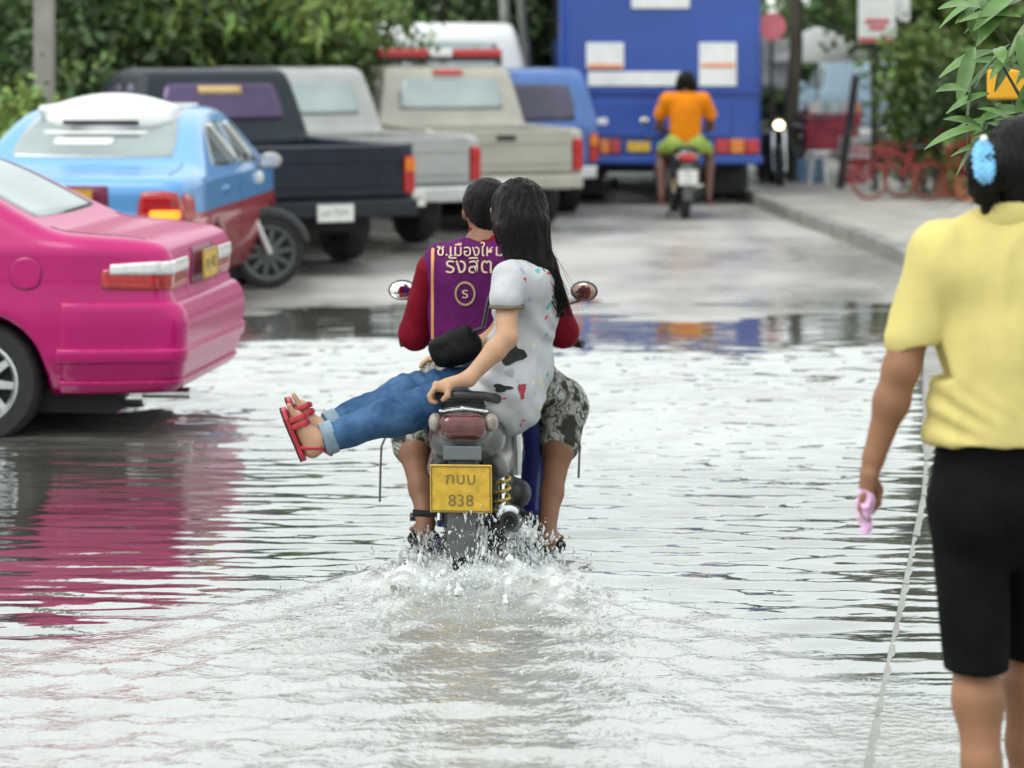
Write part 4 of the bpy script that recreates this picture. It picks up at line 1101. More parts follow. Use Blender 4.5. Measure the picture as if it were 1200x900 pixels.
# ---------------------------------------------------------------- woman in yellow on the footpath
W0 = 6.72
wg = float(path_h(W0)) + .0
woman = thing('person', 'person in yellow polo shirt and black shorts walking away along the footpath', 'person', (1.18, W0, wg))
q = lambda px, py, dy=0.: P(px, py, W0 + dy)
S = SDF()
hc = q(1203, 192, .02)
head(S, hc, .105, (.35, 1, 0))
S.cap(q(1190, 232, .0), q(1186, 268, -.01), .055, .06, .03)
S.chain([q(1094, 300), q(1077, 365, -.012), q(1056, 432, -.02), q(1045, 470, -.014), q(1024, 536, .0)], [.052, .046, .040, .039, .027], .03); S.ell(q(1058, 434, -.040), (.016, .015, .02), None, .03)         # left arm
S.chain([q(1268, 300), q(1305, 432, -.02), q(1325, 536, .03)], [.052, .041, .029], .02)        # right arm
# left hand, loosely closed round the wrapper
S.box(q(1017, 566, .0), (.017, .036, .034), .014, Matrix.Rotation(.16, 4, 'Y'), .015)
S.cap(q(1024, 536), q(1019, 556), .028, .027, .015, flat=((1, 0, 0), 1.25))
kn = [q(1011 , 582, .034 - .022 * i) for i in range(4)]
fingers(S, kn, (-.12, 0, -1), (.30, 0, -1), (.75, 0, -.55), [.072, .080, .076, .060], .0088)
S.chain([q(1022, 556, .030), q(1030, 574, .036), q(1028, 590, .026), q(1021, 600, .016)], [.012, .011, .010, .008], .006)   # thumb
S.box(q(1325, 566, .03), (.017, .036, .034), .014, None, .015)
S.cap(q(1325, 536, .03), q(1325, 556, .03), .028, .027, .015)
fingers(S, [q(1328, 582, .06 - .022 * i) for i in range(4)], (.1, 0, -1), (-.2, 0, -1), (-.7, 0, -.6), [.072, .080, .076, .060])
S.chain([q(1319, 556, .06), q(1312, 574, .066), q(1314, 592, .056)], [.012, .011, .009], .006)
S.chain([q(1184, 520, .0), q(1184, 400, .0), q(1186, 300, -.0)], [.13, .11, .12], .05, flat=((0, 1, 0), 1.45))
# legs: left trailing, right stepping forward
zf = wg
def leg(hip, knee, ank, toe):
    S.chain([hip, knee], [.085, .058], .03); S.chain([knee, knee.lerp(ank, .32) + Vector((0, -.012, 0)), knee.lerp(ank, .68), ank], [.054, .057, .043, .034], .03)
    S.cap(ank, ank + Vector((0, -.035, -.05)), .034, .03, .02); S.cap(ank + Vector((0, -.03, -.05)), toe, .03, .022, .02, flat=((0, 0, 1), 1.1))
    for i in range(5): S.cap(toe + Vector((-.03 + .014 * i, -.01, 0)), toe + Vector((-.032 + .015 * i, .035 - .006 * abs(i - 1), -.006)), .010, .009, .006)
leg(Vector((1.085, W0, .74)), Vector((1.10, W0 - .01, .40)), Vector((1.108, W0 - .13, zf + .10)), Vector((1.09, W0 + .02, zf + .035)))
leg(Vector((1.27, W0, .74)), Vector((1.252, W0 + .12, .41)), Vector((1.240, W0 + .10, zf + .10)), Vector((1.25, W0 + .25, zf + .035)))
body = S.mesh(.0055, 'body', M_skin_m, woman)
eyes(woman, hc, .105, (.35, 1, 0))
# shirt
S = SDF()
S.cap(q(1184, 345), q(1183, 400), .165, .172, .06, flat=((0, 1, 0), 1.42)); S.cap(q(1183, 400), q(1182, 520), .174, .200, .06, flat=((0, 1, 0), 1.34))
S.cap(q(1112, 298), q(1252, 298), .080, .080, .06, flat=((0, 1, 0), .95)); S.cap(q(1130, 320), q(1236, 320), .095, .095, .06, flat=((0, 1, 0), .95))
S.cap(q(1150, 280), q(1222, 280), .045, .045, .05); S.cap(q(1158, 280, -.035), q(1216, 280, -.035), .05, .05, .05)
S.cap(q(1103, 300), q(1070, 398, -.014), .074, .066, .03); S.cap(q(1260, 300), q(1292, 398, -.012), .074, .068, .035)
S.box(q(1060, 435, -.01), (.10, .12, .048), .004, Matrix.Rotation(-.32, 4, 'Y'), .006, 's'); S.box(q(1304, 435, -.01), (.10, .12, .048), .004, Matrix.Rotation(.32, 4, 'Y'), .006, 's')
S.box(q(1183, 541), (.4, .3, .05), .004, None, .006, 's')
S_shirt = S
def shirt_f(V):
    f1 = folds(.016, 6.5, (1.0, 1., .45), 3.)(V)
    lowz = np.exp(-((V[:, 2] - .93) / .07) ** 2); ring = .0065 * np.sin((V[:, 2] + .09 * vn(V * 4) + .2 * (V[:, 0] - 1.18)) * 120) * lowz * np.clip(.45 + .9 * vn(V * 6 + 2), 0, 1)
    d = V[:, 0] - 1.18; dg_ = (V[:, 2] * 1.0 + d * 1.9) * 22 + 2.2 * vn(V * 4); diag = .013 * (1 - np.abs(np.sin(dg_))) ** 2 * np.exp(-((V[:, 2] - 1.10) / .2) ** 2) * sstep(-.1, .1, d)
    return f1 + ring + diag
shirt = S.mesh(.007, 'polo_shirt', M_yellow, woman, shirt_f)
# collar: a rolled band
cc = q(1188, 256, -.005); pts = []
for i in range(17):
    a = R(-60 - i * 15 * .95) ; pts.append(cc + Vector((.082 * math.cos(a), .062 * math.sin(a), -.012 + .018 * (math.sin(a) < 0) * abs(math.sin(a)))))
pts = [cc + Vector((.086 * math.cos(2 * math.pi * i / 24), .068 * math.sin(2 * math.pi * i / 24), -.01 - .02 * math.sin(2 * math.pi * i / 24))) for i in range(25)]
S = SDF(); S.chain(pts, [.015] * 25, .01, flat=((0, 0, 1), .5)); S.mesh(.006, 'collar', M_yellow, shirt)
# shorts
S = SDF()
S.cap(q(1183, 528), q(1183, 575), .176, .190, .05, flat=((0, 1, 0), 1.40))
hl, hr = Vector((1.090, W0 - .0, .72)), Vector((1.274, W0, .72)); kl, kr = Vector((1.100, W0 - .055, .33)), Vector((1.256, W0 + .10, .35))
S.cap(hl, kl, .100, .074, .012); S.cap(hr, kr, .100, .076, .012)
S.ell(Vector((1.10, W0 - .06, .72)), (.11, .10, .11), None, .03); S.ell(Vector((1.26, W0 - .05, .72)), (.11, .10, .11), None, .03)
S.box(Vector((1.17, W0, .28)), (.4, .4, .062), .003, None, .005, 's')
S.mesh(.007, 'shorts', M_shorts, woman, folds(.005, 7, (1, 1, .5), 9.))
# hair: cap, low bun with a blue scrunchie
S = SDF(); f_ = Vector((.35, 1, 0)).normalized()
S.ell(hc + Vector((0, 0, .026)) - f_ * .016, (.092, .104, .092), None, .02)
S.cap(hc - f_ * .07 + Vector((0, 0, -.01)), hc - f_ * .06 + Vector((-.01, 0, -.07)), .06, .045, .03)
bun = q(1155, 192, -.06)
S.cap(hc - f_ * .08 + Vector((-.02, 0, -.01)), bun, .045, .035, .03)
S.ell(bun + Vector((-.012, 0, -.03)), (.034, .036, .062), None, .03); S.cap(bun + Vector((0, 0, -.04)), q(1158, 246, -.05), .034, .016, .02)
hair = S.mesh(.006, 'hair', M_hair, woman, lambda V: .003 * np.sin(fbm(V * np.array((9, 9, 3.)), 2) * 22))
mb = MB()
rr = random.Random(4)
for i in range(46):
    a = bun + Vector((rr.gauss(0, .02), rr.gauss(0, .02), rr.uniform(-.05, .01))); mb.tube([a, a + Vector((rr.gauss(0, .015), rr.gauss(0, .012), -.03)), a + Vector((rr.gauss(-.005, .03), rr.gauss(0, .02), -.065))], [.0022, .0016, .0004], 4, cap=False)
mb.build('loose_hair', M_hair, hair, smooth=True, world=True)
S = SDF(); R0 = Matrix.Rotation(.15, 4, 'Y')
pts = [q(1153, 190, -.085) + Vector((.012 * math.cos(a), .034 * math.sin(a) * .5, .036 * math.sin(a))) for a in [2 * math.pi * i / 14 for i in range(15)]]
S.chain(pts, [.015] * 15, .006); S.mesh(.004, 'scrunchie', mat('blue_scrunchie', (.18, .48, .78), .7, var=.25, scale=40), woman, lambda V: .003 * np.sin(V[:, 2] * 400) * np.cos(V[:, 0] * 380))
MB().ball(q(1153, 163, -.07), .010, 8, 6).build('hair_bead', M_white_l, woman, smooth=True, world=True)
# flip-flops
for (x, y) in ((1.098, W0 - .10), (1.232, W0 + .13)):
    MB().prism([Vector((x + .042 * math.cos(a) * (1 + .12 * math.sin(a)), y + .05 + .125 * math.sin(a), wg - .004)) for a in [2 * math.pi * i / 20 for i in range(20)]], (0, 0, .018)).build('flip_flop', M_blacksandal, woman, world=True)
# the pink wrapper in her hand
wp = q(1014, 590, -.022); mb = MB(); rr = random.Random(8)
rows = []
for j in range(9):
    u = j / 8; w = .021 * (1 - .75 * abs(u - .30) ** .8) + .003
    rows.append([wp + Vector((math.cos(a) * w * rr.uniform(.7, 1.25) + .003 * math.sin(u * 9), math.sin(a) * w * rr.uniform(.6, 1.2), .034 - .105 * u)) for a in [2 * math.pi * i / 10 for i in range(10)]])
V = [p for r_ in rows for p in r_]; Fc = [(j * 10 + i, j * 10 + (i + 1) % 10, (j + 1) * 10 + (i + 1) % 10, (j + 1) * 10 + i) for j in range(8) for i in range(10)]
wr = MB().add(V, Fc + [tuple(range(10)), tuple(80 + i for i in range(9, -1, -1))]).build('wrapper', mat('pink_plastic', (.72, .42, .66), .25, var=.3, scale=60, coat=.4), None, smooth=False)
tag(wr, 'crumpled pink plastic wrapper held in the walking person\'s hand', 'wrapper')

# ---------------------------------------------------------------- driver of the motorbike
D0 = 10.70
q = lambda px, py, Y=D0: P(px, py, Y)
driver = thing('person', 'person in purple lettered vest and camouflage shorts driving the motorbike', 'person', (-.10, D0, float(-.2)))
S = SDF(); hc = q(571, 246, 10.76); head(S, hc, .105, (.05, 1, -.05))
S.cap(q(571, 262, 10.74), q(571, 296, 10.71), .052, .055, .03)
S.chain([q(571, 310), q(572, 420)], [.13, .12], .05, flat=((0, 1, 0), 1.4))
G = Matrix.Translation((-.152, 10.31, -.2)) @ Matrix.Rotation(R(-4.5), 4, 'Z')
gl, gr = G @ Vector((-.30, .918, .866)), G @ Vector((.30, .918, .866))
for (sh, el, g, sg) in ((q(508, 318), q(486, 394, 10.78), gl, -1), (q(634, 318), q(660, 390, 10.78), gr, 1)):
    S.chain([sh, el, g + Vector((0, -.07, .02))], [.045, .038, .028], .02)
    S.box(g + Vector((0, -.028, .022)), (.040, .036, .014), .012, None, .012)
    fingers(S, [g + Vector((-.033 + .022 * i, .012, .020)) for i in range(4)], (0, 1, -.5), (0, -.2, -1), (0, -1, -.2), [.06, .066, .064, .054], .009)
    S.chain([g + Vector((-sg * .038, -.03, .012)), g + Vector((-sg * .045, -.012, -.016)), g + Vector((-sg * .035, .01, -.026))], [.012, .011, .009], .006)
knee = {}
for sg, hip, kn_, an in ((-1, q(546, 432), q(478, 484, 10.99), q(499, 612, 10.64)), (1, q(600, 432), q(660, 478, 10.99), q(641, 622, 10.66))):
    knee[sg] = (hip, kn_, an)
    S.chain([hip, kn_], [.09, .065], .03); S.chain([kn_, kn_.lerp(an, .35) + Vector((0, -.02, 0)), kn_.lerp(an, .7), an], [.058, .056, .040, .033], .03)
    heel = an + Vector((0, -.045, -.035)); toe = an + Vector((sg * .03, .14, -.045))
    S.cap(an, heel, .034, .03, .02); S.cap(heel, toe, .031, .024, .02)
    for i in range(5): S.cap(toe + Vector((-.028 + .014 * i, 0, -.004)), toe + Vector((-.030 + .015 * i, .04 - .005 * abs(i - 1), -.01)), .010, .009, .006)
db = S.mesh(.0065, 'body', M_skin_d, driver); eyes(driver, hc, .105, (.05, 1, -.05))
S = SDF(); S.ell(hc + Vector((0, -.016, .028)), (.094, .106, .098), None, .02); S.cap(hc + Vector((0, -.06, -.02)), hc + Vector((0, -.055, -.055)), .052, .046, .03)
S.mesh(.007, 'hair', M_hair, driver, lambda V: .003 * fbm(V * 60, 2))
# red shirt: sleeves and collar
S = SDF()
S.chain([q(571, 335), q(572, 425)], [.145, .14], .05, flat=((0, 1, 0), 1.35)); S.cap(q(519, 314), q(623, 314), .065, .065, .05)
for (sh, el, g) in ((q(506, 316), q(486, 392, 10.78), gl), (q(636, 316), q(660, 389, 10.78), gr)):
    S.chain([sh, el], [.062, .056], .03); S.chain([el, g + Vector((0, -.10, .02))], [.055, .042], .03)
S.chain([q(571, 276, 10.735), q(571, 292, 10.71)], [.072, .088], .02)
S.mesh(.008, 'shirt', M_maroon, driver, folds(.006, 10, (1, 1, .6), 1.))
# vest
S = SDF()
S.cap(q(571, 362), q(572, 432), .228, .205, .04, flat=((0, 1, 0), 1.62)); S.cap(q(520, 309), q(622, 309), .080, .080, .05, flat=((0, 1, 0), .95))
S.cap(q(545, 299, 10.67), q(600, 299, 10.67), .062, .062, .04); S.cap(q(540, 325, 10.67), q(604, 325, 10.67), .10, .10, .06, flat=((0, 1, 0), 1.05))
S.box(q(466, 320, 10.72), (.100, .3, .22), .01, Matrix.Rotation(.02, 4, 'Y'), .008, 's'); S.box(q(677, 320, 10.72), (.100, .3, .22), .01, Matrix.Rotation(-.02, 4, 'Y'), .008, 's')
S_vest = S
vest = S.mesh(.007, 'vest', M_purple, driver, folds(.007, 8, (1, 1, .6), 2.))
pp_ = [q(x_, 302 + i * 11, D0 - .5) for i in range(11) for x_ in (503.5,)]
pr = project([list(p) for p in pp_], (0, 1, 0), S_vest); pr = [p for p in pr if p[1] < D0 - .03]
MB().tube([Vector(p) + Vector((.0, -.004, 0)) for p in pr], .0075, 6).build('piping', M_piping, vest, smooth=True, world=True)
def on_vest(px, py):
    c = q(px, py, D0 - .5)
    def f(A):
        p = np.array([[c.x + a[0], c.y, c.z + a[1]] for a in A]); return project(p, (0, 1, 0), S_vest) + np.array((0, -.009, 0))
    return f
lettering('lettering', 'ซ.เมืองใหม่', .060, on_vest(549, 303), M_cream, vest, True)
lettering('lettering', 'รังสิต', .082, on_vest(548, 321), M_cream, vest, True)
mb = MB(); c = q(543, 354, D0 - .5)
ring = [(c.x + rad * math.cos(a) * (.85), c.y, c.z + rad * math.sin(a)) for rad in (.046, .038) for a in [2 * math.pi * i / 28 for i in range(28)]]
W_ = project(ring, (0, 1, 0), S_vest) + np.array((0, -.009, 0))
link_mesh('emblem_ring', to_local(W_, vest), [(i, (i + 1) % 28, 28 + (i + 1) % 28, 28 + i) for i in range(28)], mat('gold_emblem', (.36, .27, .12), .6), vest)
lettering('emblem', 'ร', .055, on_vest(543, 354), M_cream, vest, True)
# camouflage shorts
S = SDF(); S.cap(q(548, 430), q(597, 430), .12, .12, .05)
for sg in (-1, 1):
    hip, kn_, an = knee[sg]; S.cap(hip, kn_ + Vector((0, 0, .01)), .108, .092, .05); S.cap(kn_ + Vector((0, 0, .01)), kn_.lerp(an, .30), .092, .082, .04)
dsh = S.mesh(.008, 'shorts', m_camo, driver, folds(.008, 9, (1, 1, 1), 4.))
for (px0, y0, y1) in ((447, 505, 588), (680, 505, 560)):
    MB().tube([q(px0 + (8 if px0 < 500 else -8), y0, 10.9), q(px0, y0 + 18, 10.86), q(px0 - 1, (y0 + y1) / 2, 10.86), q(px0 - 2, y1, 10.86)], .0045, 6).build('drawcord', mat('grey_cord', (.12, .12, .11), .9), dsh, smooth=True, world=True)
mb = MB()
for sg in (-1, 1):
    hip, kn_, an = knee[sg]; c = an + Vector((sg * .012, .035, -.088))
    S = SDF(); S.cap(c + Vector((-sg * .005, -.10, 0)), c + Vector((sg * .02, .12, 0)), .040, .046, .02, flat=((0, 0, 1), 2.2))
    S.cap(c + Vector((-.045, .05, .02)), c + Vector((0, .045, .062)), .014, .014, .01); S.cap(c + Vector((.05, .05, .02)), c + Vector((0, .045, .062)), .014, .014, .01)
    S.mesh(.007, 'sandal', M_blacksandal, driver)

# ---------------------------------------------------------------- passenger side-saddle
G0 = 10.33
q = lambda px, py, Y=G0: P(px, py, Y)
girl = thing('person', 'long haired person in printed white t-shirt and jeans sitting side-saddle', 'person', (-.05, G0, -.2))
S = SDF(); hc = q(608, 252, 10.38); head(S, hc, .103, (-.8, .75, -.1))
S.cap(q(612, 275, 10.37), q(617, 312, 10.35), .047, .055, .03)
shl, ell_, wrl = q(594, 332, 10.17), q(594, 396, 10.08), q(549, 444, 10.02)
rail = G @ Vector((-.075, -.285, .785)); hand = rail + Vector((0, 0, .026))
S.chain([shl, ell_], [.044, .038], .02); S.chain([ell_, ell_.lerp(wrl, .3), wrl, hand + Vector((.016, .008, .012))], [.037, .037, .026, .024], .02)
S.box(hand + Vector((0, 0, .004)), (.036, .030, .017), .014, Matrix.Rotation(.25, 4, 'Y'), .012)
fingers(S, [hand + Vector((-.030 + .004 * i, -.032 + .020 * i, .0)) for i in range(4)], (-.55, -.15, -.85), (.25, 0, -1), (1, .1, -.35), [.060, .066, .062, .05], .0088)
S.chain([hand + Vector((.022, -.022, .0)), hand + Vector((.020, -.034, -.022)), hand + Vector((.004, -.036, -.036))], [.012, .011, .009], .006)
shr, elr, wrr = q(622, 330, 10.50), q(580, 395, 10.58), q(535, 418, 10.48)
S.chain([shr, elr, wrr], [.044, .037, .026], .02); S.box(wrr + Vector((-.045, -.01, -.005)), (.04, .03, .013), .011, None, .012)
fingers(S, [wrr + Vector((-.08, -.034 + .02 * i, -.005)) for i in range(4)], (-1, 0, -.15), (-.8, 0, -.6), (-.5, 0, -.9), [.06, .066, .062, .05])
S.chain([wrr + Vector((-.02, -.04, 0)), wrr + Vector((-.05, -.055, -.005)), wrr + Vector((-.075, -.055, -.02))], [.012, .011, .009], .006)
S.chain([q(621, 330), q(608, 400), q(600, 440)], [.10, .085, .10], .05, flat=((1, 0, 0), 1.2))
legs = []
for (hip, kn_, an, dY) in ((q(585, 452, 10.24), q(466, 486, 10.15), q(376, 516, 10.10), 0), (q(588, 442, 10.42), q(474, 464, 10.36), q(381, 503, 10.26), 1)):
    legs.append((hip, kn_, an)); S.chain([hip, kn_, an], [.075, .05, .033], .03)
    dn = Vector((23, 0, -57)).normalized(); out = Vector((-.95, 0, -.30))     # toe-to-heel, sole normal
    heel = an + Vector((-.030, 0, -.030)); ball_ = heel - dn * .125 + out * .012; 
    S.cap(an, heel, .034, .030, .02); S.cap(an, heel - dn * .06, .033, .030, .02); S.cap(heel, ball_, .029, .026, .02, flat=((0, 1, 0), .85))
    for i in range(5):
        a = ball_ + Vector((0, -.028 + .014 * i, 0)); S.cap(a, a - dn * (.052 - .006 * i) + out * .006, .0105, .0095 - .0006 * i, .005)
gb = S.mesh(.0058, 'body', M_skin_l, girl); eyes(girl, hc, .103, (-.8, .75, -.1))
for (hip, kn_, an) in legs:                                             # sandals
    dn = Vector((23, 0, -57)).normalized(); out = Vector((-.95, 0, -.30)).normalized(); sd = Vector((0, 1, 0))
    heel = an + Vector((-.030, 0, -.030)) + dn * .012; c0 = heel + out * .034
    prof = [(-.022, 0), (-.034, .03), (-.034, .07), (-.046, .13), (-.046, .165), (-.028, .20), (0, .208), (.028, .195), (.042, .165), (.042, .13), (.030, .07), (.032, .03), (.020, 0)]
    so = MB().prism([c0 - dn * (v - .02) + sd * u for u, v in prof], out * .016).build('sandal', M_redsandal, girl, bev=.004, world=True)
    MB().prism([c0 + out * .0165 - dn * (v - .02) + sd * u for u, v in prof], out * .005).build('sole', M_sole, so, world=True)
    mb = MB()
    for v in (.13, .155):
        a = c0 - dn * (v - .02); mb.tube([a - sd * .044, a - sd * .040 - out * .030, a - sd * .026 - out * .052, a - out * .060, a + sd * .026 - out * .052, a + sd * .040 - out * .030, a + sd * .042], .0055, 6, flat=(tuple(dn), 1.9))
    a = an + Vector((-.005, 0, -.012)); mb.tube([c0 - sd * .03 - dn * .03, a - sd * .036 + dn * .012, a + Vector((.034, 0, -.02)) + dn * .02, a + sd * .036 + dn * .012, c0 + sd * .03 - dn * .03], .008, 6)
    mb.build('strap', M_redsandal, so, smooth=True, world=True)
# jeans
S = SDF(); S.cap(q(600, 448, 10.26), q(600, 444, 10.40), .088, .088, .05)
for (hip, kn_, an) in legs:
    S.chain([hip, kn_], [.086, .070], .045); S.chain([kn_, kn_.lerp(an, .86)], [.068, .055], .04)
S.mesh(.007, 'jeans', m_jean, girl, lambda V: folds(.013, 9, (.6, 1, 1), 6.)(V) + .005 * np.sin(V[:, 0] * 95 + V[:, 2] * 40 + 5 * vn(V * 8)) * np.clip(.3 + vn(V * 6 + 1), 0, 1))
for (hip, kn_, an) in legs:
    d = (an - kn_).normalized(); c = kn_.lerp(an, .90)
    MB().tube([c - d * .022, c + d * .002, c + d * .022], [.060, .061, .059], 20).build('turned_cuff', mat('denim_inside', (.20, .27, .33), .9, var=.2, scale=30), girl, smooth=True, world=True)
# t-shirt
S = SDF()
S.cap(q(620, 332, 10.24), q(624, 330, 10.46), .082, .082, .05); S.cap(q(619, 350, G0), q(606, 430, G0), .118, .106, .06, flat=((0, 1, 0), .86)); S.cap(q(608, 430, G0), q(598, 470, 10.26), .118, .118, .06, flat=((0, 1, 0), .9))
S.cap(q(614, 312, 10.30), q(620, 314, 10.44), .06, .06, .04)
S.cap(q(598, 326, 10.18), q(594, 350, 10.132), .064, .060, .04); S.cap(q(624, 326, 10.50), q(604, 352, 10.53), .062, .058, .04)
S.cap(q(586, 440, 10.19), q(572, 470, 10.16), .088, .07, .05); S.ell(q(588, 452, 10.2), (.112, .112, .095), None, .04)
S_tee = S
tee_f = lambda V: folds(.013, 8, (1, 1, .7), 12.)(V) + .010 * np.sin((V[:, 2] * .8 + V[:, 0] * .9) * 62 + 4 * vn(V * 7)) * np.clip(.6 + vn(V * 5 + 3), 0, 1) * sstep(1.0, .85, V[:, 2])
S.box(q(590, 372, 10.12), (.056, .085, .040), .003, None, .006, 's')
tee = S.mesh(.0065, 't_shirt', m_tee, girl, tee_f)
def tee_patch(cx, cy, w, h, m, seed):
    rr_ = random.Random(seed); pts = [q(cx, cy, 9.8)]
    for i in range(22): a = 2 * math.pi * i / 22; k = 1 + .28 * math.sin(3 * a + seed) + .12 * rr_.uniform(-1, 1); pts.append(q(cx + w * k * math.cos(a), cy + h * k * math.sin(a), 9.8))
    W_ = project([list(p) for p in pts], (0, 1, 0), S_tee); W_ = W_ + sgrad(S_tee, W_) * (tee_f(W_)[:, None] + .004)
    link_mesh('print_patch', to_local(W_, tee), [(0, 1 + i, 1 + (i + 1) % 22) for i in range(22)], m, tee)
tee_patch(600, 428, 14, 11, mat('print_black', (.012, .012, .014), .8), 1); tee_patch(588, 466, 10, 4, MATS['print_black'], 2); tee_patch(612, 470, 4, 9, mat('print_red', (.36, .03, .05), .8), 3); tee_patch(598, 448, 5, 4, mat('print_grey', (.30, .31, .34), .8), 5)
mb = MB(); c = q(594, 359.5, 10.128); mb.tube([c + Vector((.060 * math.cos(a), .058 * math.sin(a), 0)) for a in [2 * math.pi * i / 24 for i in range(25)]], .006, 6, cap=False)
mb.build('sleeve_trim', mat('brown_trim', (.13, .10, .06), .8), tee, smooth=True, world=True)
# hair: crown and long fall down her back
S = SDF(); S.ell(hc + Vector((.004, -.016, .026)), (.102, .110, .104), None, .02)
fall = [hc + Vector((.0, -.06, .05)), hc + Vector((.015, -.09, -.03)), q(617, 290, 10.30), q(632, 315, 10.27), q(645, 340, 10.28), q(654, 362, 10.30)]
S.chain(fall, [.085, .090, .082, .060, .040, .014], .035); S.cap(hc + Vector((-.065, -.03, -.02)), hc + Vector((-.07, -.03, -.09)), .035, .018, .03)
gh = S.mesh(.007, 'hair', M_hair, girl, lambda V: .0035 * np.sin(fbm(V * np.array((16, 16, 3.)), 2) * 16))
mb = MB(); path = []
for i in range(15):
    u = i / 14 * (len(fall) - 1); k = min(int(u), len(fall) - 2); path.append(Vector(fall[k]).lerp(Vector(fall[k + 1]), u - k))
path += [path[-1] + Vector((.008, 0, -.03)), path[-1] + Vector((.012, 0, -.06))]
strands(mb, path, 300, lambda u: (.044 * min(1., .15 + u * 2.2) * (1 - .6 * u), .040 * min(1., .15 + u * 2.2) * (1 - .5 * u)), .0042, 3, tip=1)
strands(mb, path, 46, lambda u: (.062 * min(1., .3 + u * 2) * (1 - .3 * u), .05), .0013, 14, tip=1)
mb.build('loose_hair', M_hair, gh, smooth=True, world=True)
# black shoulder bag on her lap
bc = q(532, 405, 10.34)
S = SDF().box(bc, (.09, .055, .052), .03, Matrix.Rotation(-.45, 4, 'Y'), .02).ell(bc + Vector((.02, 0, -.02)), (.085, .065, .05), Matrix.Rotation(-.4, 4, 'Y'), .03)
bag = thing('shoulder_bag', 'black soft shoulder bag on the passenger\'s lap', 'bag', tuple(bc - Vector((0, 0, .07))))
S.mesh(.007, 'bag_body', mat('black_nylon', (.006, .0055, .006), .6, var=.4, scale=20, bump=.4, bscale=40, spec=.15), bag, folds(.006, 12))
MB().tube([bc + Vector((.06, -.02, .05)), q(566, 384, 10.25), q(573, 350, 10.22), q(590, 318, 10.24), q(612, 308, 10.30)], .008, 6, flat=((0, 1, 0), 1.8)).build('bag_strap', M_black, bag, smooth=True, world=True)

# ---------------------------------------------------------------- rider in orange
O0 = 31.25
q = lambda px, py, Y=O0: P(px, py, Y)
og = thing('person', 'person in orange t-shirt and lime shorts riding toward the bus', 'person', (P(803, 250, O0).x, O0, 0))
S = SDF(); hc = q(804, 98, 31.3); head(S, hc, .11, (0, 1, 0)); S.cap(q(803, 106), q(803, 116), .055, .065, .03)
S.chain([q(803, 125), q(803, 165)], [.12, .11], .05, flat=((0, 1, 0), 1.3))
for sg in (-1, 1):
    sh, el, g = q(803 + sg * 22, 118), q(803 + sg * 31, 148, 31.4), q(803 + sg * 26, 150, 31.9)
    S.chain([sh, el, g], [.05, .045, .035], .02); S.ell(g + Vector((0, .04, 0)), (.045, .05, .03), None, .02)
    fingers(S, [g + Vector((-.033 + .022 * i, .07, 0)) for i in range(4)], (0, .6, -1), (0, -.4, -1), (0, -1, 0), [.07] * 4, .011); S.cap(g + Vector((-sg * .04, .02, 0)), g + Vector((-sg * .045, .06, -.03)), .013, .011, .01)
    hip, kn_, an = q(803 + sg * 12, 172), q(803 + sg * 28, 178, 31.6), q(803 + sg * 27, 226, 31.35)
    S.chain([hip, kn_], [.09, .065], .03); S.chain([kn_, kn_.lerp(an, .4), an], [.06, .058, .04], .03); S.cap(an + Vector((0, -.05, -.05)), an + Vector((0, .15, -.07)), .038, .032, .02)
S.mesh(.013, 'body', mat('skin_dark', (.14, .062, .045), .5), og); eyes(og, hc, .11, (0, 1, 0))
S = SDF(); S.ell(hc + Vector((0, -.012, .03)), (.11, .118, .115), None, .02); S.cap(hc + Vector((-.06, -.03, -.04)), hc + Vector((.06, -.03, -.04)), .07, .07, .03); S.mesh(.014, 'hair', M_hair, og, lambda V: .006 * fbm(V * 40, 2))
S = SDF(); S.cap(q(803, 128), q(803, 162), .19, .165, .05, flat=((0, 1, 0), 1.35)); S.cap(q(784, 117), q(822, 117), .085, .085, .05)
for sg in (-1, 1): S.cap(q(803 + sg * 21, 117), q(803 + sg * 29, 134, 31.32), .085, .075, .04)
S.mesh(.014, 't_shirt', M_orange, og, folds(.008, 8))
S = SDF(); S.cap(q(792, 168), q(814, 168), .12, .12, .05)
for sg in (-1, 1): S.cap(q(803 + sg * 12, 170), q(803 + sg * 24, 174, 31.5), .10, .085, .05)
S.mesh(.014, 'shorts', M_lime, og, folds(.008, 8))
for sg in (-1, 1):
    an = q(803 + sg * 27, 226, 31.35); S = SDF().cap(an + Vector((0, -.07, -.105)), an + Vector((0, .17, -.115)), .045, .045, .02, flat=((0, 0, 1), 2.)); S.mesh(.012, 'sandal', mat('maroon_sandal', (.20, .03, .04), .6), og)
# ================================================================ vegetation
def leaf_mesh(name, centres, size, m, parent, seed, aspect=.5, droop=0.):
    r = np.random.default_rng(seed); C = np.asarray(centres); N = len(C)
    d = r.normal(size=(N, 3)); d[:, 2] -= droop; d /= np.linalg.norm(d, axis=1)[:, None]
    u = np.cross(d, r.normal(size=(N, 3))); u /= np.linalg.norm(u, axis=1)[:, None]
    nn = np.cross(d, u); s = (size * r.uniform(.6, 1.3, N))[:, None]
    a = C; b1 = C + d * s * .5 + u * s * aspect * .5 + nn * s * .08; c = C + d * s; b2 = C + d * s * .5 - u * s * aspect * .5 + nn * s * .08
    V = np.stack([a, b1, c, b2], 1).reshape(-1, 3)
    Q = np.arange(4 * N).reshape(N, 4)
    return tag(link_mesh(name, V, Q, m, parent, smooth=False), kind='stuff')

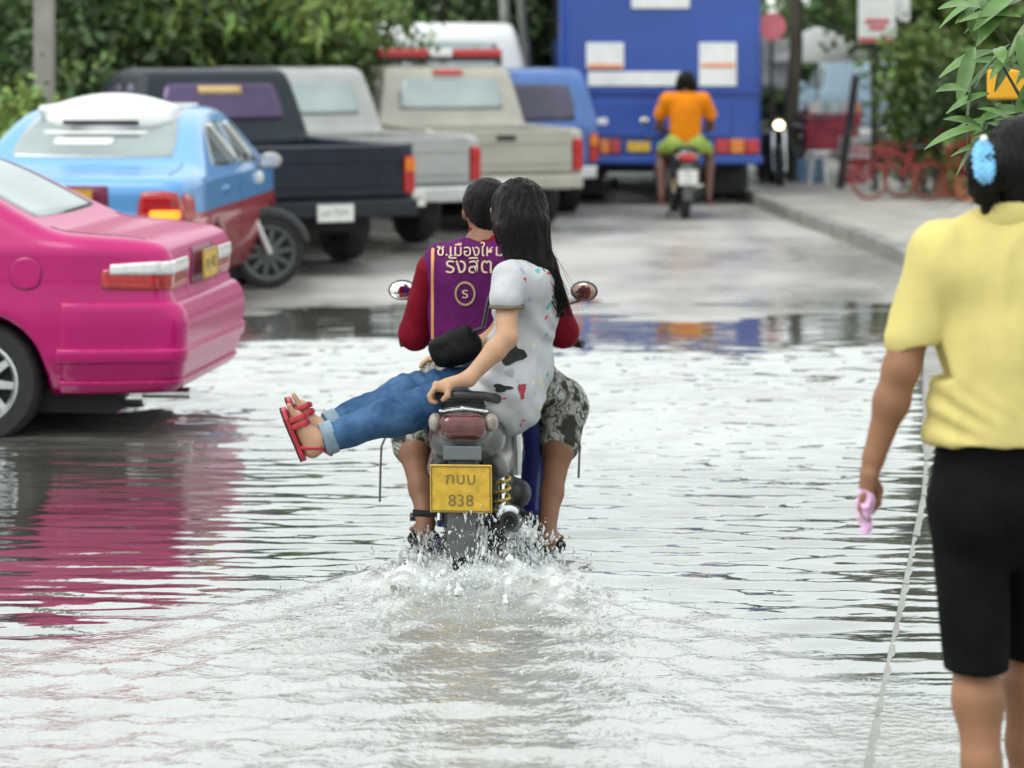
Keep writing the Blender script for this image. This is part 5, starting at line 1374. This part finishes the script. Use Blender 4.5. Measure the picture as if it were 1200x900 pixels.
def crown_points(blobs, n, seed, clump=.28, per=28):
    r = np.random.default_rng(seed); out = []
    vol = np.array([b[1][0] * b[1][1] * b[1][2] for b in blobs]); vol = vol / vol.sum()
    for b, v in zip(blobs, vol):
        k = max(4, int(n * v / per)); d = r.normal(size=(k, 3)); d /= np.linalg.norm(d, axis=1)[:, None]
        rad = r.uniform(.35, 1.05, k) ** .6; c = np.array(b[0]) + d * rad[:, None] * np.array(b[1])
        for ci in c: out.append(ci + r.normal(size=(per, 3)) * clump * r.uniform(.6, 1.2))
    return np.concatenate(out)

def tree(name, label, base, h, blobs, n, size, m, trunk_r=.14, seed=0, group=None, cat='tree', clump=.28, droop=.2, limbs=5, lean=(0, 0), zs=1.):
    base = Vector(base); t = thing(name, label, cat, tuple(base), 0, group)
    if zs != 1: h *= zs; blobs = [((b[0][0], b[0][1], b[0][2] * zs), (b[1][0], b[1][1], b[1][2] * zs)) for b in blobs]
    rr = random.Random(seed); mb = MB(); top = Vector((lean[0], lean[1], h)); pts = [Vector((0, 0, -.15))]
    for i in range(1, 7): u = i / 6; pts.append(Vector((top.x * u + rr.gauss(0, .05) * h * .12, top.y * u + rr.gauss(0, .05) * h * .12, h * u)))
    mb.tube(pts, [trunk_r * (1.25 if i == 0 else 1 - .62 * i / 6) for i in range(7)], 10)
    for i in range(limbs):
        b = rr.choice(blobs); k = rr.randint(2, 5); e = Vector(b[0]) + Vector((rr.gauss(0, .3) * b[1][0], rr.gauss(0, .3) * b[1][1], rr.gauss(0, .3) * b[1][2])); s_ = pts[k]
        mb.tube([s_, s_.lerp(e, .5) + Vector((0, 0, -.08 * (e - s_).length)), e], [trunk_r * .4, trunk_r * .25, trunk_r * .08], 6)
    mb.build('trunk', M_bark, t, smooth=True)
    leaf_mesh('crown', crown_points(blobs, n, seed, clump), size, m, t, seed, .5, droop)
    return t

GL = 'trees and shrubs behind the parked row'
tz = -.3
def tx(px, Y): return (px - 600) * Y / F
tree('shade_tree', 'dark broad tree with slim brown trunk behind the concrete pole', (tx(95, 30), 30, tz), 4.2, [((-.2, 0, 3.9), (1.9, 1.6, 1.3)), ((-1.2, -.3, 2.5), (.9, .9, .8)), ((.9, .2, 2.7), (.9, .8, .7))], 7000, .17, M_leafd, .11, 1, GL, zs=.66)
tree('shade_tree', 'tall dark tree with hanging fronds behind the blue taxi', (tx(190, 31), 31.5, tz), 4.6, [((0, 0, 4.3), (2.0, 1.6, 1.4)), ((.3, -.6, 2.5), (1.1, .7, .9)), ((-.9, -.2, 2.1), (.7, .7, .7))], 7500, .17, M_leafd, .16, 2, GL, zs=.66)
tree('leafy_tree', 'brighter green tree above the black pickup', (tx(300, 31), 32, tz), 3.6, [((.0, -.3, 3.2), (1.6, 1.1, 1.2)), ((.8, -.5, 2.0), (1.0, .8, .7)), ((-.6, -.6, 2.2), (.7, .6, .7))], 7000, .16, M_leaf, .12, 3, GL, zs=.66)
tree('leafy_tree', 'green tree with small red blossoms left of the white wagon', (tx(372, 36), 36.5, tz), 3.8, [((0, 0, 3.0), (1.3, 1., 1.3)), ((-.5, -.4, 1.9), (.9, .7, .7))], 6000, .16, M_leaf, .10, 4, GL, zs=.66)
bl = leaf_mesh('blossom', crown_points([((.15, -1.1, 2.3), (.16, .1, .10))], 60, 5, .05, 12), .12, mat('red_blossom', (.55, .06, .07), .6), [o for o in col.objects if o.name.startswith('leafy_tree')][-1], 6, .8)
tree('shade_tree', 'dark dense tree filling the gap behind the white wagon', (tx(520, 40), 41, tz), 5.0, [((0, 0, 3.6), (2.1, 1.5, 1.9)), ((1.1, .2, 2.2), (1.2, 1., 1.)), ((-1.0, .0, 2.0), (1.0, .9, .9))], 8000, .2, M_leafd, .18, 5, GL, zs=.66)
tree('shade_tree', 'deep green tree close against the left flank of the bus', (tx(628, 39), 40, tz), 5.2, [((0, 0, 3.2), (1.0, 1.3, 2.0)), ((.2, 0, 1.6), (.8, .9, .9))], 6500, .18, M_leafd, .2, 6, GL, zs=.66)
tree('shrub', 'low dark shrub under the concrete pole', (tx(25, 26), 27, tz), 1.2, [((0, 0, 1.3), (.9, .7, .8)), ((-.5, -.2, .8), (.6, .5, .5))], 3500, .15, M_leafd, .06, 7, GL, 'shrub', .2)
tree('shrub', 'light green shrub between pole and slim trunk', (tx(78, 27), 28, tz), 1.3, [((0, 0, 1.5), (.35, .4, .45))], 900, .14, M_leaf, .04, 8, GL, 'shrub', .14)
tree('shrub', 'yellow green shrub in the far left gap by the mirrors', (tx(6, 24.5), 25, tz), 1.3, [((0, 0, 1.5), (.25, .3, .30))], 500, .13, M_leafl, .04, 18, GL, 'shrub', .12)
# light green hanging fronds
def frond(name, label, pts, seed, m=M_leafl, ls=.26, nl=60):
    t = thing(name, label, 'branch', tuple(pts[0]), 0, 'hanging light green fronds')
    loc = [Vector(p) - Vector(pts[0]) for p in pts]; MB().tube(loc, [.02, .014, .006], 6).build('stem', M_bark, t, smooth=True)
    r = np.random.default_rng(seed); C = []
    for i in range(nl): u = r.random(); a = loc[0].lerp(loc[1], u * 2) if u < .5 else loc[1].lerp(loc[2], u * 2 - 1); C.append(np.array(a) + r.normal(size=3) * .07)
    leaf_mesh('leaf_cluster', C, ls, m, t, seed, .35, 1.2)
frond('frond', 'pale frond hanging beside the slim brown trunk', [P(160, -30, 29.3), P(172, 8, 29.2), P(186, 40, 29.2)], 21)
frond('frond', 'pale frond hanging over the roof of the black pickup', [P(205, -30, 29.3), P(224, 20, 29.2), P(240, 68, 29.2)], 22)
frond('frond', 'pale frond hanging over the silver pickup cab', [P(320, -30, 30), P(338, 0, 29.9), P(352, 22, 29.9)], 23)
rf_ = random.Random(9)
for i in range(12):
    px = 15 + i * 36 + rf_.uniform(-12, 12); y1 = rf_.uniform(22, 62); dx = rf_.uniform(4, 16); Yf = rf_.uniform(29.2, 30.4)
    frond('frond', 'light green frond drooping in front of the dark trees', [P(px, -34, Yf), P(px + dx * .5, y1 * .4, Yf - .1), P(px + dx, y1, Yf - .1)], 60 + i, M_leafl if i % 3 else M_leaf, .24, 50)
# far wood closing the view
r = np.random.default_rng(40)
Cw = np.stack([r.uniform(-16, 14, 26000), r.uniform(50, 56, 26000), np.abs(r.normal(0, 1, 26000)) * .6 + r.uniform(-.3, 2.0, 26000)], 1)
keep = ~((Cw[:, 0] > 1.6) & (Cw[:, 0] < 3.0) & (Cw[:, 2] < 1.0)); Cw = Cw[keep]
fw = leaf_mesh('far_wood', Cw, .42, M_leafd, None, 41, .6); tag(fw, 'dark green belt of far trees closing the end of the street', 'trees', kind='stuff')
# taller crowns whose reflections streak the water on the right
GR = 'trees and plants along the footpath'
tree('street_tree', 'dark street trunk beside the bus with a broad crown', (tx(930, 39), 39, .1), 5.4, [((.6, .0, 4.6), (1.8, 1.5, 1.3)), ((1.6, -.3, 4.0), (1.3, .9, .9))], 7500, .2, M_leafd, .12, 9, GR)
tree('street_tree', 'green street tree behind the white and red sign', (tx(1080, 38), 39, .1), 5.0, [((.4, .0, 3.9), (1.5, 1.2, 1.2)), ((.9, -.4, 2.6), (.9, .8, .6))], 7500, .19, M_leaf, .10, 10, GR, zs=.7)
tree('shrub', 'tall green shrub behind the red flowers', (tx(1085, 34), 34.5, .1), 1.2, [((0, 0, 1.35), (.45, .4, .72)), ((.05, -.1, .7), (.5, .4, .5))], 3800, .13, M_leaf, .05, 11, GR, 'shrub', .16)
tree('shrub', 'dark low shrub beside the tall shrub', (tx(1125, 33), 33.5, .1), .8, [((0, 0, .8), (.5, .4, .55))], 2200, .13, M_leafd, .05, 12, GR, 'shrub', .16)
# red flowering plants with pots
M_redf = mat('red_flower', (.30, .025, .035), .6, var=.4, island=.5); M_pot = mat('terracotta', (.42, .16, .09), .75, var=.25)
def potplant(label, px, Y, w, red, seed):
    t = thing('potted_plant', label, 'plant', (tx(px, Y), Y, float(path_h(Y))), 0, 'potted plants on the footpath'); 
    MB().lathe([(.001, 0), (.12, 0), (.17, .24), (.19, .24), (.19, .28), (.16, .28), (.15, .24), (.001, .24)], (0, 0, 0), (0, 0, 1), 18).build('pot', M_pot, t, smooth=True)
    leaf_mesh('leaves', crown_points([((0, 0, .46), (w, w * .8, .22))], 500, seed, .06, 12), .13, M_leaf, t, seed, .5)
    leaf_mesh('flowers', crown_points([((0, -.05, .55), (w, w * .8, .2))], red // 2, seed + 1, .05, 12), .11, M_redf, t, seed + 1, .9)
potplant('potted plant thick with red flowers under the tall shrub', 1108, 33.4, .26, 420, 31)
potplant('potted plant with sparse red flowers next to the walker\'s shoulder', 1134, 32.6, .24, 240, 35)
# small red bicycles parked by the kerb
M_bred = mat('bicycle_red', (.24, .02, .026), .5, coat=.1, var=.3, scale=9); M_tred = mat('red_tyre', (.24, .06, .045), .7, var=.25)
def bicycle(label, px, Y, rz, s_=1.):
    t = thing('bicycle', label, 'bicycle', (tx(px, Y), Y, float(path_h(Y)) - .002), rz, 'small bicycles parked by the kerb'); t.scale = (s_,) * 3
    for x in (0, .78):
        w = MB().tube([(x + .215 * math.cos(a), 0, .235 + .215 * math.sin(a)) for a in [2 * math.pi * i / 28 for i in range(29)]], .021, 8, cap=False).build('wheel', M_tred, t, smooth=True)
        q = MB()
        for i in range(10): a = 2 * math.pi * i / 10; q.tube([(x, 0, .235), (x + .2 * math.cos(a), 0, .235 + .2 * math.sin(a))], .003, 4)
        q.tube([(x, -.04, .235), (x, .04, .235)], .018, 8); q.build('spokes', M_alu, w)
        MB().tube([(x + .26 * math.cos(a), 0, .235 + .26 * math.sin(a)) for a in [R(20 + 14 * i) for i in range(11)]], .022, 6, flat=((0, 0, 1), .5)).build('mudguard', M_bred, t, smooth=True)
    MB().tube([(0, 0, .235), (.10, 0, .60), (.13, 0, .74)], .017, 8).build('fork', M_bred, t, smooth=True)
    MB().tube([(.11, 0, .62), (.38, 0, .36), (.42, 0, .25)], .02, 8).tube([(.42, 0, .25), (.56, 0, .62)], .018, 8).tube([(.42, 0, .25), (.78, 0, .235), (.53, 0, .52)], .012, 6).tube([(.115, 0, .66), (.52, 0, .52)], .018, 8).build('frame', M_bred, t, smooth=True)
    mesh_local(SDF().cap((.50, 0, .655), (.68, 0, .665), .03, .065, .03, flat=((0, 0, 1), 1.9)), .012, 'saddle', M_seat, t)
    MB().tube([(.22, -.24, .80), (.15, -.12, .82), (.13, 0, .76), (.15, .12, .82), (.22, .24, .80)], .012, 8).build('handlebar', M_chrome, t, smooth=True)
    MB().tube([(.42, -.05, .25), (.42, .05, .25)], .045, 12).tube([(.42, .06, .25), (.48, .06, .16), (.48, .11, .16)], .01, 6).tube([(.42, -.06, .25), (.36, -.06, .34), (.36, -.11, .34)], .01, 6).build('crank', M_black, t, smooth=True)
    bk = MB()
    for z in (.52, .60, .68): bk.tube([(-.20, -.12, z), (-.02, -.12, z), (-.02, .12, z), (-.20, .12, z), (-.20, -.12, z)], .008, 5)
    for (x, y) in ((-.2, -.12), (-.02, -.12), (-.02, .12), (-.2, .12), (-.11, -.12), (-.11, .12)): bk.tube([(x, y, .52), (x, y, .68)], .006, 5)
    bk.tube([(-.02, 0, .6), (.12, 0, .68)], .01, 6).box((-.11, 0, .515), (.09, .12, .006)); bk.build('basket', M_bred, t)
    MB().tube([(.66, .03, .2), (.70, .12, .0)], .009, 6).build('kick_stand', M_alu, t, smooth=True)
    return t
bicycle('small red bicycle with its front wheel at the kerb beside the sign post', 1019, 32.8, R(6), .92)
bicycle('small red bicycle standing behind the other near the tall shrub', 1056, 33.4, R(-14), .95)

# near branch of big leaves over the walker's head
M_bigleaf = mat('big_leaf', (.10, .19, .045), .38, var=.3, scale=14, island=.35, coat=.15)
br = thing('leafy_branch', 'near plant with long pointed green leaves above the walker\'s head', 'plant', (tx(1250, 9.2), 9.2, float(path_h(9.2))))
def blade(p, d, L, w, up, seed):
    d = Vector(d).normalized(); s_ = d.cross(Vector(up)).normalized(); n_ = s_.cross(d); V, Fc = [], []; N = 6
    for i in range(N + 1):
        u = i / N; ww = w * math.sin(math.pi * min(1, u * .92 + .06)) ** .8; c = Vector(p) + d * L * u - Vector((0, 0, 1)) * L * .28 * u * u
        V += [c - s_ * ww + n_ * ww * .35, c, c + s_ * ww + n_ * ww * .35]
    for i in range(N): a = i * 3; Fc += [(a, a + 1, a + 4, a + 3), (a + 1, a + 2, a + 5, a + 4)]
    return V, Fc
root = Vector((tx(1250, 9.2), 9.2, float(path_h(9.2)))); rr = random.Random(5)
stems = [[root, P(1245, 300, 9.25), P(1222, 120, 9.2), P(1196, 20, 9.15)], [P(1235, 200, 9.2), P(1205, 130, 9.15), P(1165, 60, 9.1)], [P(1240, 240, 9.2), P(1205, 190, 9.1), P(1150, 150, 9.05)], [P(1222, 120, 9.2), P(1190, 60, 9.1), P(1150, 10, 9.05)], [P(1245, 300, 9.25), P(1215, 60, 9.2), P(1215, -90, 9.2)]]
mb = MB()
for i, s_ in enumerate(stems): mb.tube([p - root for p in s_], [.018, .013, .008, .004][:len(s_)] if i == 0 else [.009, .007, .003], 6)
mb.build('stem', M_bark, br, smooth=True)
specs = [(1196, 20, -1, .2, .20), (1165, 60, -1, -.2, .19), (1150, 10, -1, .3, .17), (1150, 150, -1, -.1, .17), (1180, 100, -.8, .6, .16), (1205, 130, -1, .1, .20), (1190, 60, -.9, -.5, .18), (1175, 170, -1, .05, .17), (1160, 155, -.7, -.7, .15), (1205, 190, -1, -.3, .18), (1150, 150, -.9, .5, .13), (1170, 30, -.4, .9, .17), (1185, 5, -.8, -.6, .17), (1200, 85, -1, .5, .2), (1205, 40, -.6, -.8, .19), (1160, 110, -.9, -.15, .15), (1190, 130, -.6, -.9, .14), (1200, 10, .8, .3, .2), (1215, 60, .8, .4, .2), (1215, 120, .9, -.2, .2), (1180, 190, -.8, -.4, .14), (1195, 160, -.9, .25, .17)]
for i in range(46): specs.append((rr.uniform(1135, 1235), rr.uniform(-10, 205), rr.uniform(-1, .2), rr.uniform(-.7, .7), rr.uniform(.12, .2)))
for (px, py, dx, dz, L) in [s_ for s_ in specs if not (1155 < s_[0] < 1215 and 75 < s_[1] < 122 and rr.random() < .7) and not (s_[1] > 120 and s_[0] < 1150)]:
    V, Fc = blade(P(px, py, 9.12 + rr.uniform(-.12, .12)) - root, (dx, rr.uniform(-.6, .4), dz), L * rr.uniform(.9, 1.1), L * .15, (rr.uniform(-.4, .4), -.5, 1), 0)
    link_mesh('leaf', V, Fc, M_bigleaf, br)

# ================================================================ street furniture
po = thing('concrete_pole', 'square concrete utility pole behind the blue taxi', 'pole', (tx(52, 25.5), 25.5, -.3))
MB().prism([(-.085, -.085, 0), (.085, -.085, 0), (.085, .085, 0), (-.085, .085, 0)], (0, 0, 7.5)).build('shaft', M_conc, po, bev=.012)
q_ = MB()
for z in (1.3, 2.1, 2.9): q_.tube([(0, -.09, z), (0, -.075, z)], .014, 8)
q_.build('bolt_hole', M_dark, po); MB().box((0, 0, 7.0), (.9, .05, .05)).build('crossarm', M_conc, po, bev=.01)

M_signw = mat('sign_white', (.66, .67, .66), .5, var=.08); M_signr = mat('sign_red', (.50, .07, .08), .5, var=.15)
def post(name, label, px, py, Y, top, lean, r=.045, cat='post'):
    b_ = P(px, py, Y); z0 = float(path_h(Y)); t = thing(name, label, cat, (b_.x, Y, z0)); MB().tube([(0, 0, -.05), (lean, 0, top - z0)], r, 10).build('pole', M_post, t, smooth=True); return t
sg_ = post('street_sign', 'white and red sign board on a dark post over the flower pots', 1025, 200, 35.0, 2.9, 0, .05, 'sign')
sb = MB().box((.02, -.07, 2.07 - .12 + .25), (.235, .02, .37)).build('board', M_signw, sg_, bev=.01)
MB().box((.02, -.093, 1.87 - .0), (.225, .004, .028)).build('red_band', M_signr, sb)
for k, (z, w) in enumerate(((2.42, .13), (2.10, .15), (2.02, .10))): MB().box((.02, -.093, z), (w, .004, .028)).build('red_lettering_block', M_signr, sb)
MB().box((.34, .03, 2.35), (.10, .015, .25)).build('side_board', M_signw, sg_, bev=.01)
post('leaning_post', 'dark leaning post between the market cart and the sign', 984, 215, 35.6, 1.55, .21, .055)
# round pink sign
pk = post('pink_sign', 'small round pink sign beside the bus roof line', 904, 190, 38.0, 2.35, 0, .025, 'sign')
MB().tube([(0, -.05, 2.2 - .14), (0, -.03, 2.2 - .14)], .19, 20).build('disc', mat('pink_sign_face', (.75, .20, .24), .5), pk, bev=.005)
# white banner
bn = post('white_banner', 'white cloth banner hanging between the bus and the dark trunk', 907, 190, 40.0, 2.1, 0, .025, 'banner')
V, Fc = [], []
for j in range(9):
    for i in range(7): V.append((-.22 + .44 * i / 6, -.06 + .03 * math.sin(i * 1.9 + j * .4), 1.92 - .72 * j / 8 + .02 * math.sin(i)))
for j in range(8):
    for i in range(6): a = j * 7 + i; Fc.append((a, a + 1, a + 8, a + 7))
bo_ = link_mesh('cloth', V, Fc, M_signw, bn); so_ = bo_.modifiers.new('thickness', 'SOLIDIFY'); so_.thickness = .006
# market umbrella and cart
c = P(962, 190, 40.5); um = thing('market_umbrella', 'white market umbrella over the red cart', 'umbrella', (c.x - .05, 40.5, float(path_h(40.5))))
V, Fc = [(0, 0, 2.08)], []
for j in range(1, 5):
    for i in range(24): a = 2 * math.pi * i / 24; rad = 1.0 * j / 4 * (1 + .03 * (-1) ** (i % 3 == 0)); V.append((rad * math.cos(a), rad * math.sin(a), 2.08 - .5 * (j / 4) ** 1.25))
Fc += [(0, 1 + i, 1 + (i + 1) % 24) for i in range(24)]
for j in range(3): Fc += [(1 + j * 24 + i, 25 + j * 24 + i, 25 + j * 24 + (i + 1) % 24, 1 + j * 24 + (i + 1) % 24) for i in range(24)]
uo = link_mesh('canopy', V, Fc, mat('white_canvas', (.84, .85, .84), .8, var=.06), um); so_ = uo.modifiers.new('thickness', 'SOLIDIFY'); so_.thickness = .008
MB().tube([(0, 0, 0), (0, 0, 2.0)], .022, 8).build('pole', M_alu, um, smooth=True)
for i in range(8): a = 2 * math.pi * i / 8; MB().tube([(0, 0, 1.99), (.98 * math.cos(a), .98 * math.sin(a), 1.57)], .008, 5).build('rib', M_alu, um)
ct = thing('market_cart', 'dark red market cart with white baskets under the umbrella', 'cart', (P(972, 185, 38.5).x, 38.5, float(path_h(38.5))))
M_cart = mat('cart_red', (.24, .025, .045), .6, var=.35, scale=4)
MB().box((0, 0, .60), (.36, .3, .22)).build('tub', M_cart, ct, bev=.03); MB().box((0, 0, .86), (.40, .33, .02)).build('counter', M_cart, ct, bev=.01)
for sx_ in (-1, 1):
    wheel(ct, (sx_ * .38, 0, .27), .27, .05, .22, M_alu, 10, sx_, 24)
    MB().tube([(sx_ * .3, -.28, .0), (sx_ * .3, -.28, .42)], .02, 8).build('leg', M_post, ct); MB().tube([(sx_ * .36, .3, .6), (sx_ * .36, .6, .9)], .016, 6).build('handle', M_post, ct)
for k, (x, w) in enumerate(((-.24, .13), (.02, .11), (.26, .12))):
    b_ = MB().lathe([(.001, 0), (w * .8, 0), (w, .16), (w * .94, .16), (w * .75, .02), (.001, .02)], (ct.location.x + x, 38.45, ct.location.z + .883), (0, 0, 1), 16).build('basket', [M_signw, mat('pale_teal', (.45, .62, .60), .6), M_signw][k], None, smooth=True)
    tag(b_, ['white basket at the bus end of the market cart', 'pale teal basket in the middle of the market cart', 'white basket at the post end of the market cart'][k], 'basket', 'baskets on the cart')
M_crate = mat('crate_plastic', (.42, .44, .46), .6, var=.2)
for k, (px, Yc, zz, mm, lb_) in enumerate(((1003, 37.0, 0, mat('crate_red', (.30, .04, .05), .6, var=.3), 'dark red plastic crate on the ground beside the leaning post'), (1003, 37.0, .31, M_crate, 'grey plastic crate stacked on the dark red one'), (948, 37.4, 0, mat('crate_blue', (.10, .20, .34), .6, var=.3), 'blue plastic crate on the ground before the market cart'))):
    t = thing('crate', lb_, 'crate', (tx(px, Yc), Yc, float(path_h(Yc)) + zz), R(8 * k - 6), 'crates by the market cart')
    MB().box((0, 0, .012), (.2, .15, .012)).build('base', mm, t)
    for sx_, sy_, hx, hy in ((0, -.145, .2, .006), (0, .145, .2, .006), (-.194, 0, .006, .14), (.194, 0, .006, .14)):
        q_ = MB()
        for z_ in (.07, .16, .255): q_.box((sx_, sy_, z_), (hx, hy, .032))
        q_.box((sx_ - (hx - .012 if hx > .1 else 0), sy_ - (hy - .012 if hy > .1 else 0), .155), (.012, .009, .14)).box((sx_ + (hx - .012 if hx > .1 else 0), sy_ + (hy - .012 if hy > .1 else 0), .155), (.012, .009, .14)).build('side', mm, t)
st_ = thing('plastic_stool', 'white plastic stool in front of the market cart', 'stool', (tx(958, 36.4), 36.4, float(path_h(36.4))))
MB().lathe([(.001, .44), (.13, .44), (.15, .43), (.15, .40), (.13, .40)], (0, 0, 0), (0, 0, 1), 16).build('seat', M_signw, st_, smooth=True)
for i in range(4): a = R(45 + 90 * i); MB().tube([(.10 * math.cos(a), .10 * math.sin(a), .42), (.16 * math.cos(a), .16 * math.sin(a), 0)], .018, 6).build('leg', M_signw, st_)
# pale car far along the kerb
pc, _ = pickup('pale_blue_wagon', 'pale blue enclosed wagon beyond the sign and shrub', (P(1062, 190, 43).x, 43, .1), R(5), mat('pale_blue_paint', (.34, .47, .58), .35, coat=.4), .045, bed=False, txt='ชล 6620', group=None)
pc['category'] = 'wagon'
# orange panel behind the near leaves
op = thing('orange_sign', 'orange yellow board on a post behind the near leaves', 'sign', (tx(1186, 13.0), 13.0, float(path_h(13.0))))
z0 = float(path_h(13.)); MB().box((0, 0, P(0, 99, 13).z - z0), (.115, .015, .070)).build('board', mat('orange_yellow', (.80, .40, .015), .5, var=.1), op, bev=.012); MB().tube([(.02, .03, -.05), (.02, .03, P(0, 99, 13).z - z0)], .018, 8).build('pole', M_post, op, smooth=True)
# slim pale trunks by the bus
def slim(label, pts, r): 
    b_ = pts[0]; t = thing('slim_trunk', label, 'tree', tuple(b_), 0, 'slim pale trunks beside the bus'); MB().tube([p - b_ for p in pts], [r, r * .9, r * .7, r * .5], 8).build('trunk', mat('pale_bark', (.34, .34, .29), .8, var=.3, scale=6), t, smooth=True)
    leaf_mesh('crown', crown_points([(tuple(pts[-1] - b_), (.6, .5, .5))], 900, 51, .15, 14), .16, M_leaf, t, 52)
Yt = 37.0
slim('slim pale trunk leaning behind the champagne pickup', [Vector((P(606, 190, Yt).x, Yt, -.1)), P(604, 110, Yt), P(594, 55, Yt), P(586, 0, Yt) + Vector((0, 0, .9))], .10)
slim('second slim pale trunk curving toward the bus', [Vector((P(618, 190, Yt + .6).x, Yt + .6, -.1)), P(620, 110, Yt + .6), P(616, 60, Yt + .6), P(604, 10, Yt + .6) + Vector((0, 0, 1.0))], .09)

# ================================================================ spray thrown up by the wheels
M_spray = mat('spray_water', (.72, .75, .75), .12, var=.1, coat=.5, spec=.8)
r = random.Random(77); mb = MB()
ico = [Vector(v).normalized() for v in ((0, 0, 1), (.9, 0, .3), (-.3, .85, .3), (-.3, -.85, .3), (0, 0, -1))]
icf = [(0, 1, 2), (0, 2, 3), (0, 3, 1), (4, 2, 1), (4, 3, 2), (4, 1, 3)]
def drop(p, s, d):
    d = Vector(d); L = d.length; d = d.normalized() if L > 1e-6 else Vector((0, 0, 1)); st = 1 + min(2.2, L)
    V = [p + (v + d * (v.dot(d) * (st - 1))) * s for v in ico]; mb.add(V, icf)
src = [(Vector((BX + .02, BY - .24, WL)), .22, 850, .30), (Vector((BX - .16, BY - .05, WL)), .14, 420, .16), (Vector((BX + .22, BY + .02, WL)), .17, 620, .20), (Vector((BX + .02, BY - .42, WL)), .30, 500, .12)]
for c, w, nn, hh in src:
    for i in range(nn):
        a = r.uniform(0, 2 * math.pi); rad = abs(r.gauss(0, w * .6)); z = hh * (r.random() ** 1.8) * math.exp(-(rad / w) ** 2 * .6)
        p = c + Vector((math.cos(a) * rad, math.sin(a) * rad * 1.1, .005 + z)); drop(p, r.choice((.0018, .0022, .003, .0035, .0045, .007)), (math.cos(a) * .6, math.sin(a) * .4 - .4, r.uniform(-.4, 2.2)))
for i in range(90):                               # torn lumps of water round the wheel and feet
    c, w, nn, hh = r.choice(src); a = r.uniform(0, 2 * math.pi); rad = abs(r.gauss(0, w * .55)); p = c + Vector((math.cos(a) * rad, math.sin(a) * rad, .01 + hh * .55 * r.random() ** 2))
    s0 = r.uniform(.006, .016); b0 = len(mb.v); mb.ball(p, (s0, s0, s0 * r.uniform(1., 2.2)), 7, 6)
    for k in range(b0, len(mb.v)): mb.v[k] = p + (mb.v[k] - p) * r.uniform(.45, 1.35)
for i in range(2600):                              # fine mist of drops
    c, w, nn, hh = r.choice(src); a = r.uniform(0, 2 * math.pi); rad = abs(r.gauss(0, w * .8)); drop(c + Vector((math.cos(a) * rad, math.sin(a) * rad, .005 + hh * .8 * r.random() ** 2.2)), r.uniform(.0009, .002), (0, 0, r.uniform(0, 1.5)))
for i in range(900):                               # low scatter over the wake
    dy = abs(r.gauss(0, .7)); x = BX + r.gauss(0, .22 + .3 * dy); drop(Vector((x, BY - dy, WL + .006 + abs(r.gauss(0, .012)))), r.choice((.002, .003, .004)), (0, 0, .2))
tag(mb.build('water_spray', M_spray, None, smooth=True, recalc=False), 'white spray of drops behind the motorbike wheels', 'spray', kind='stuff')
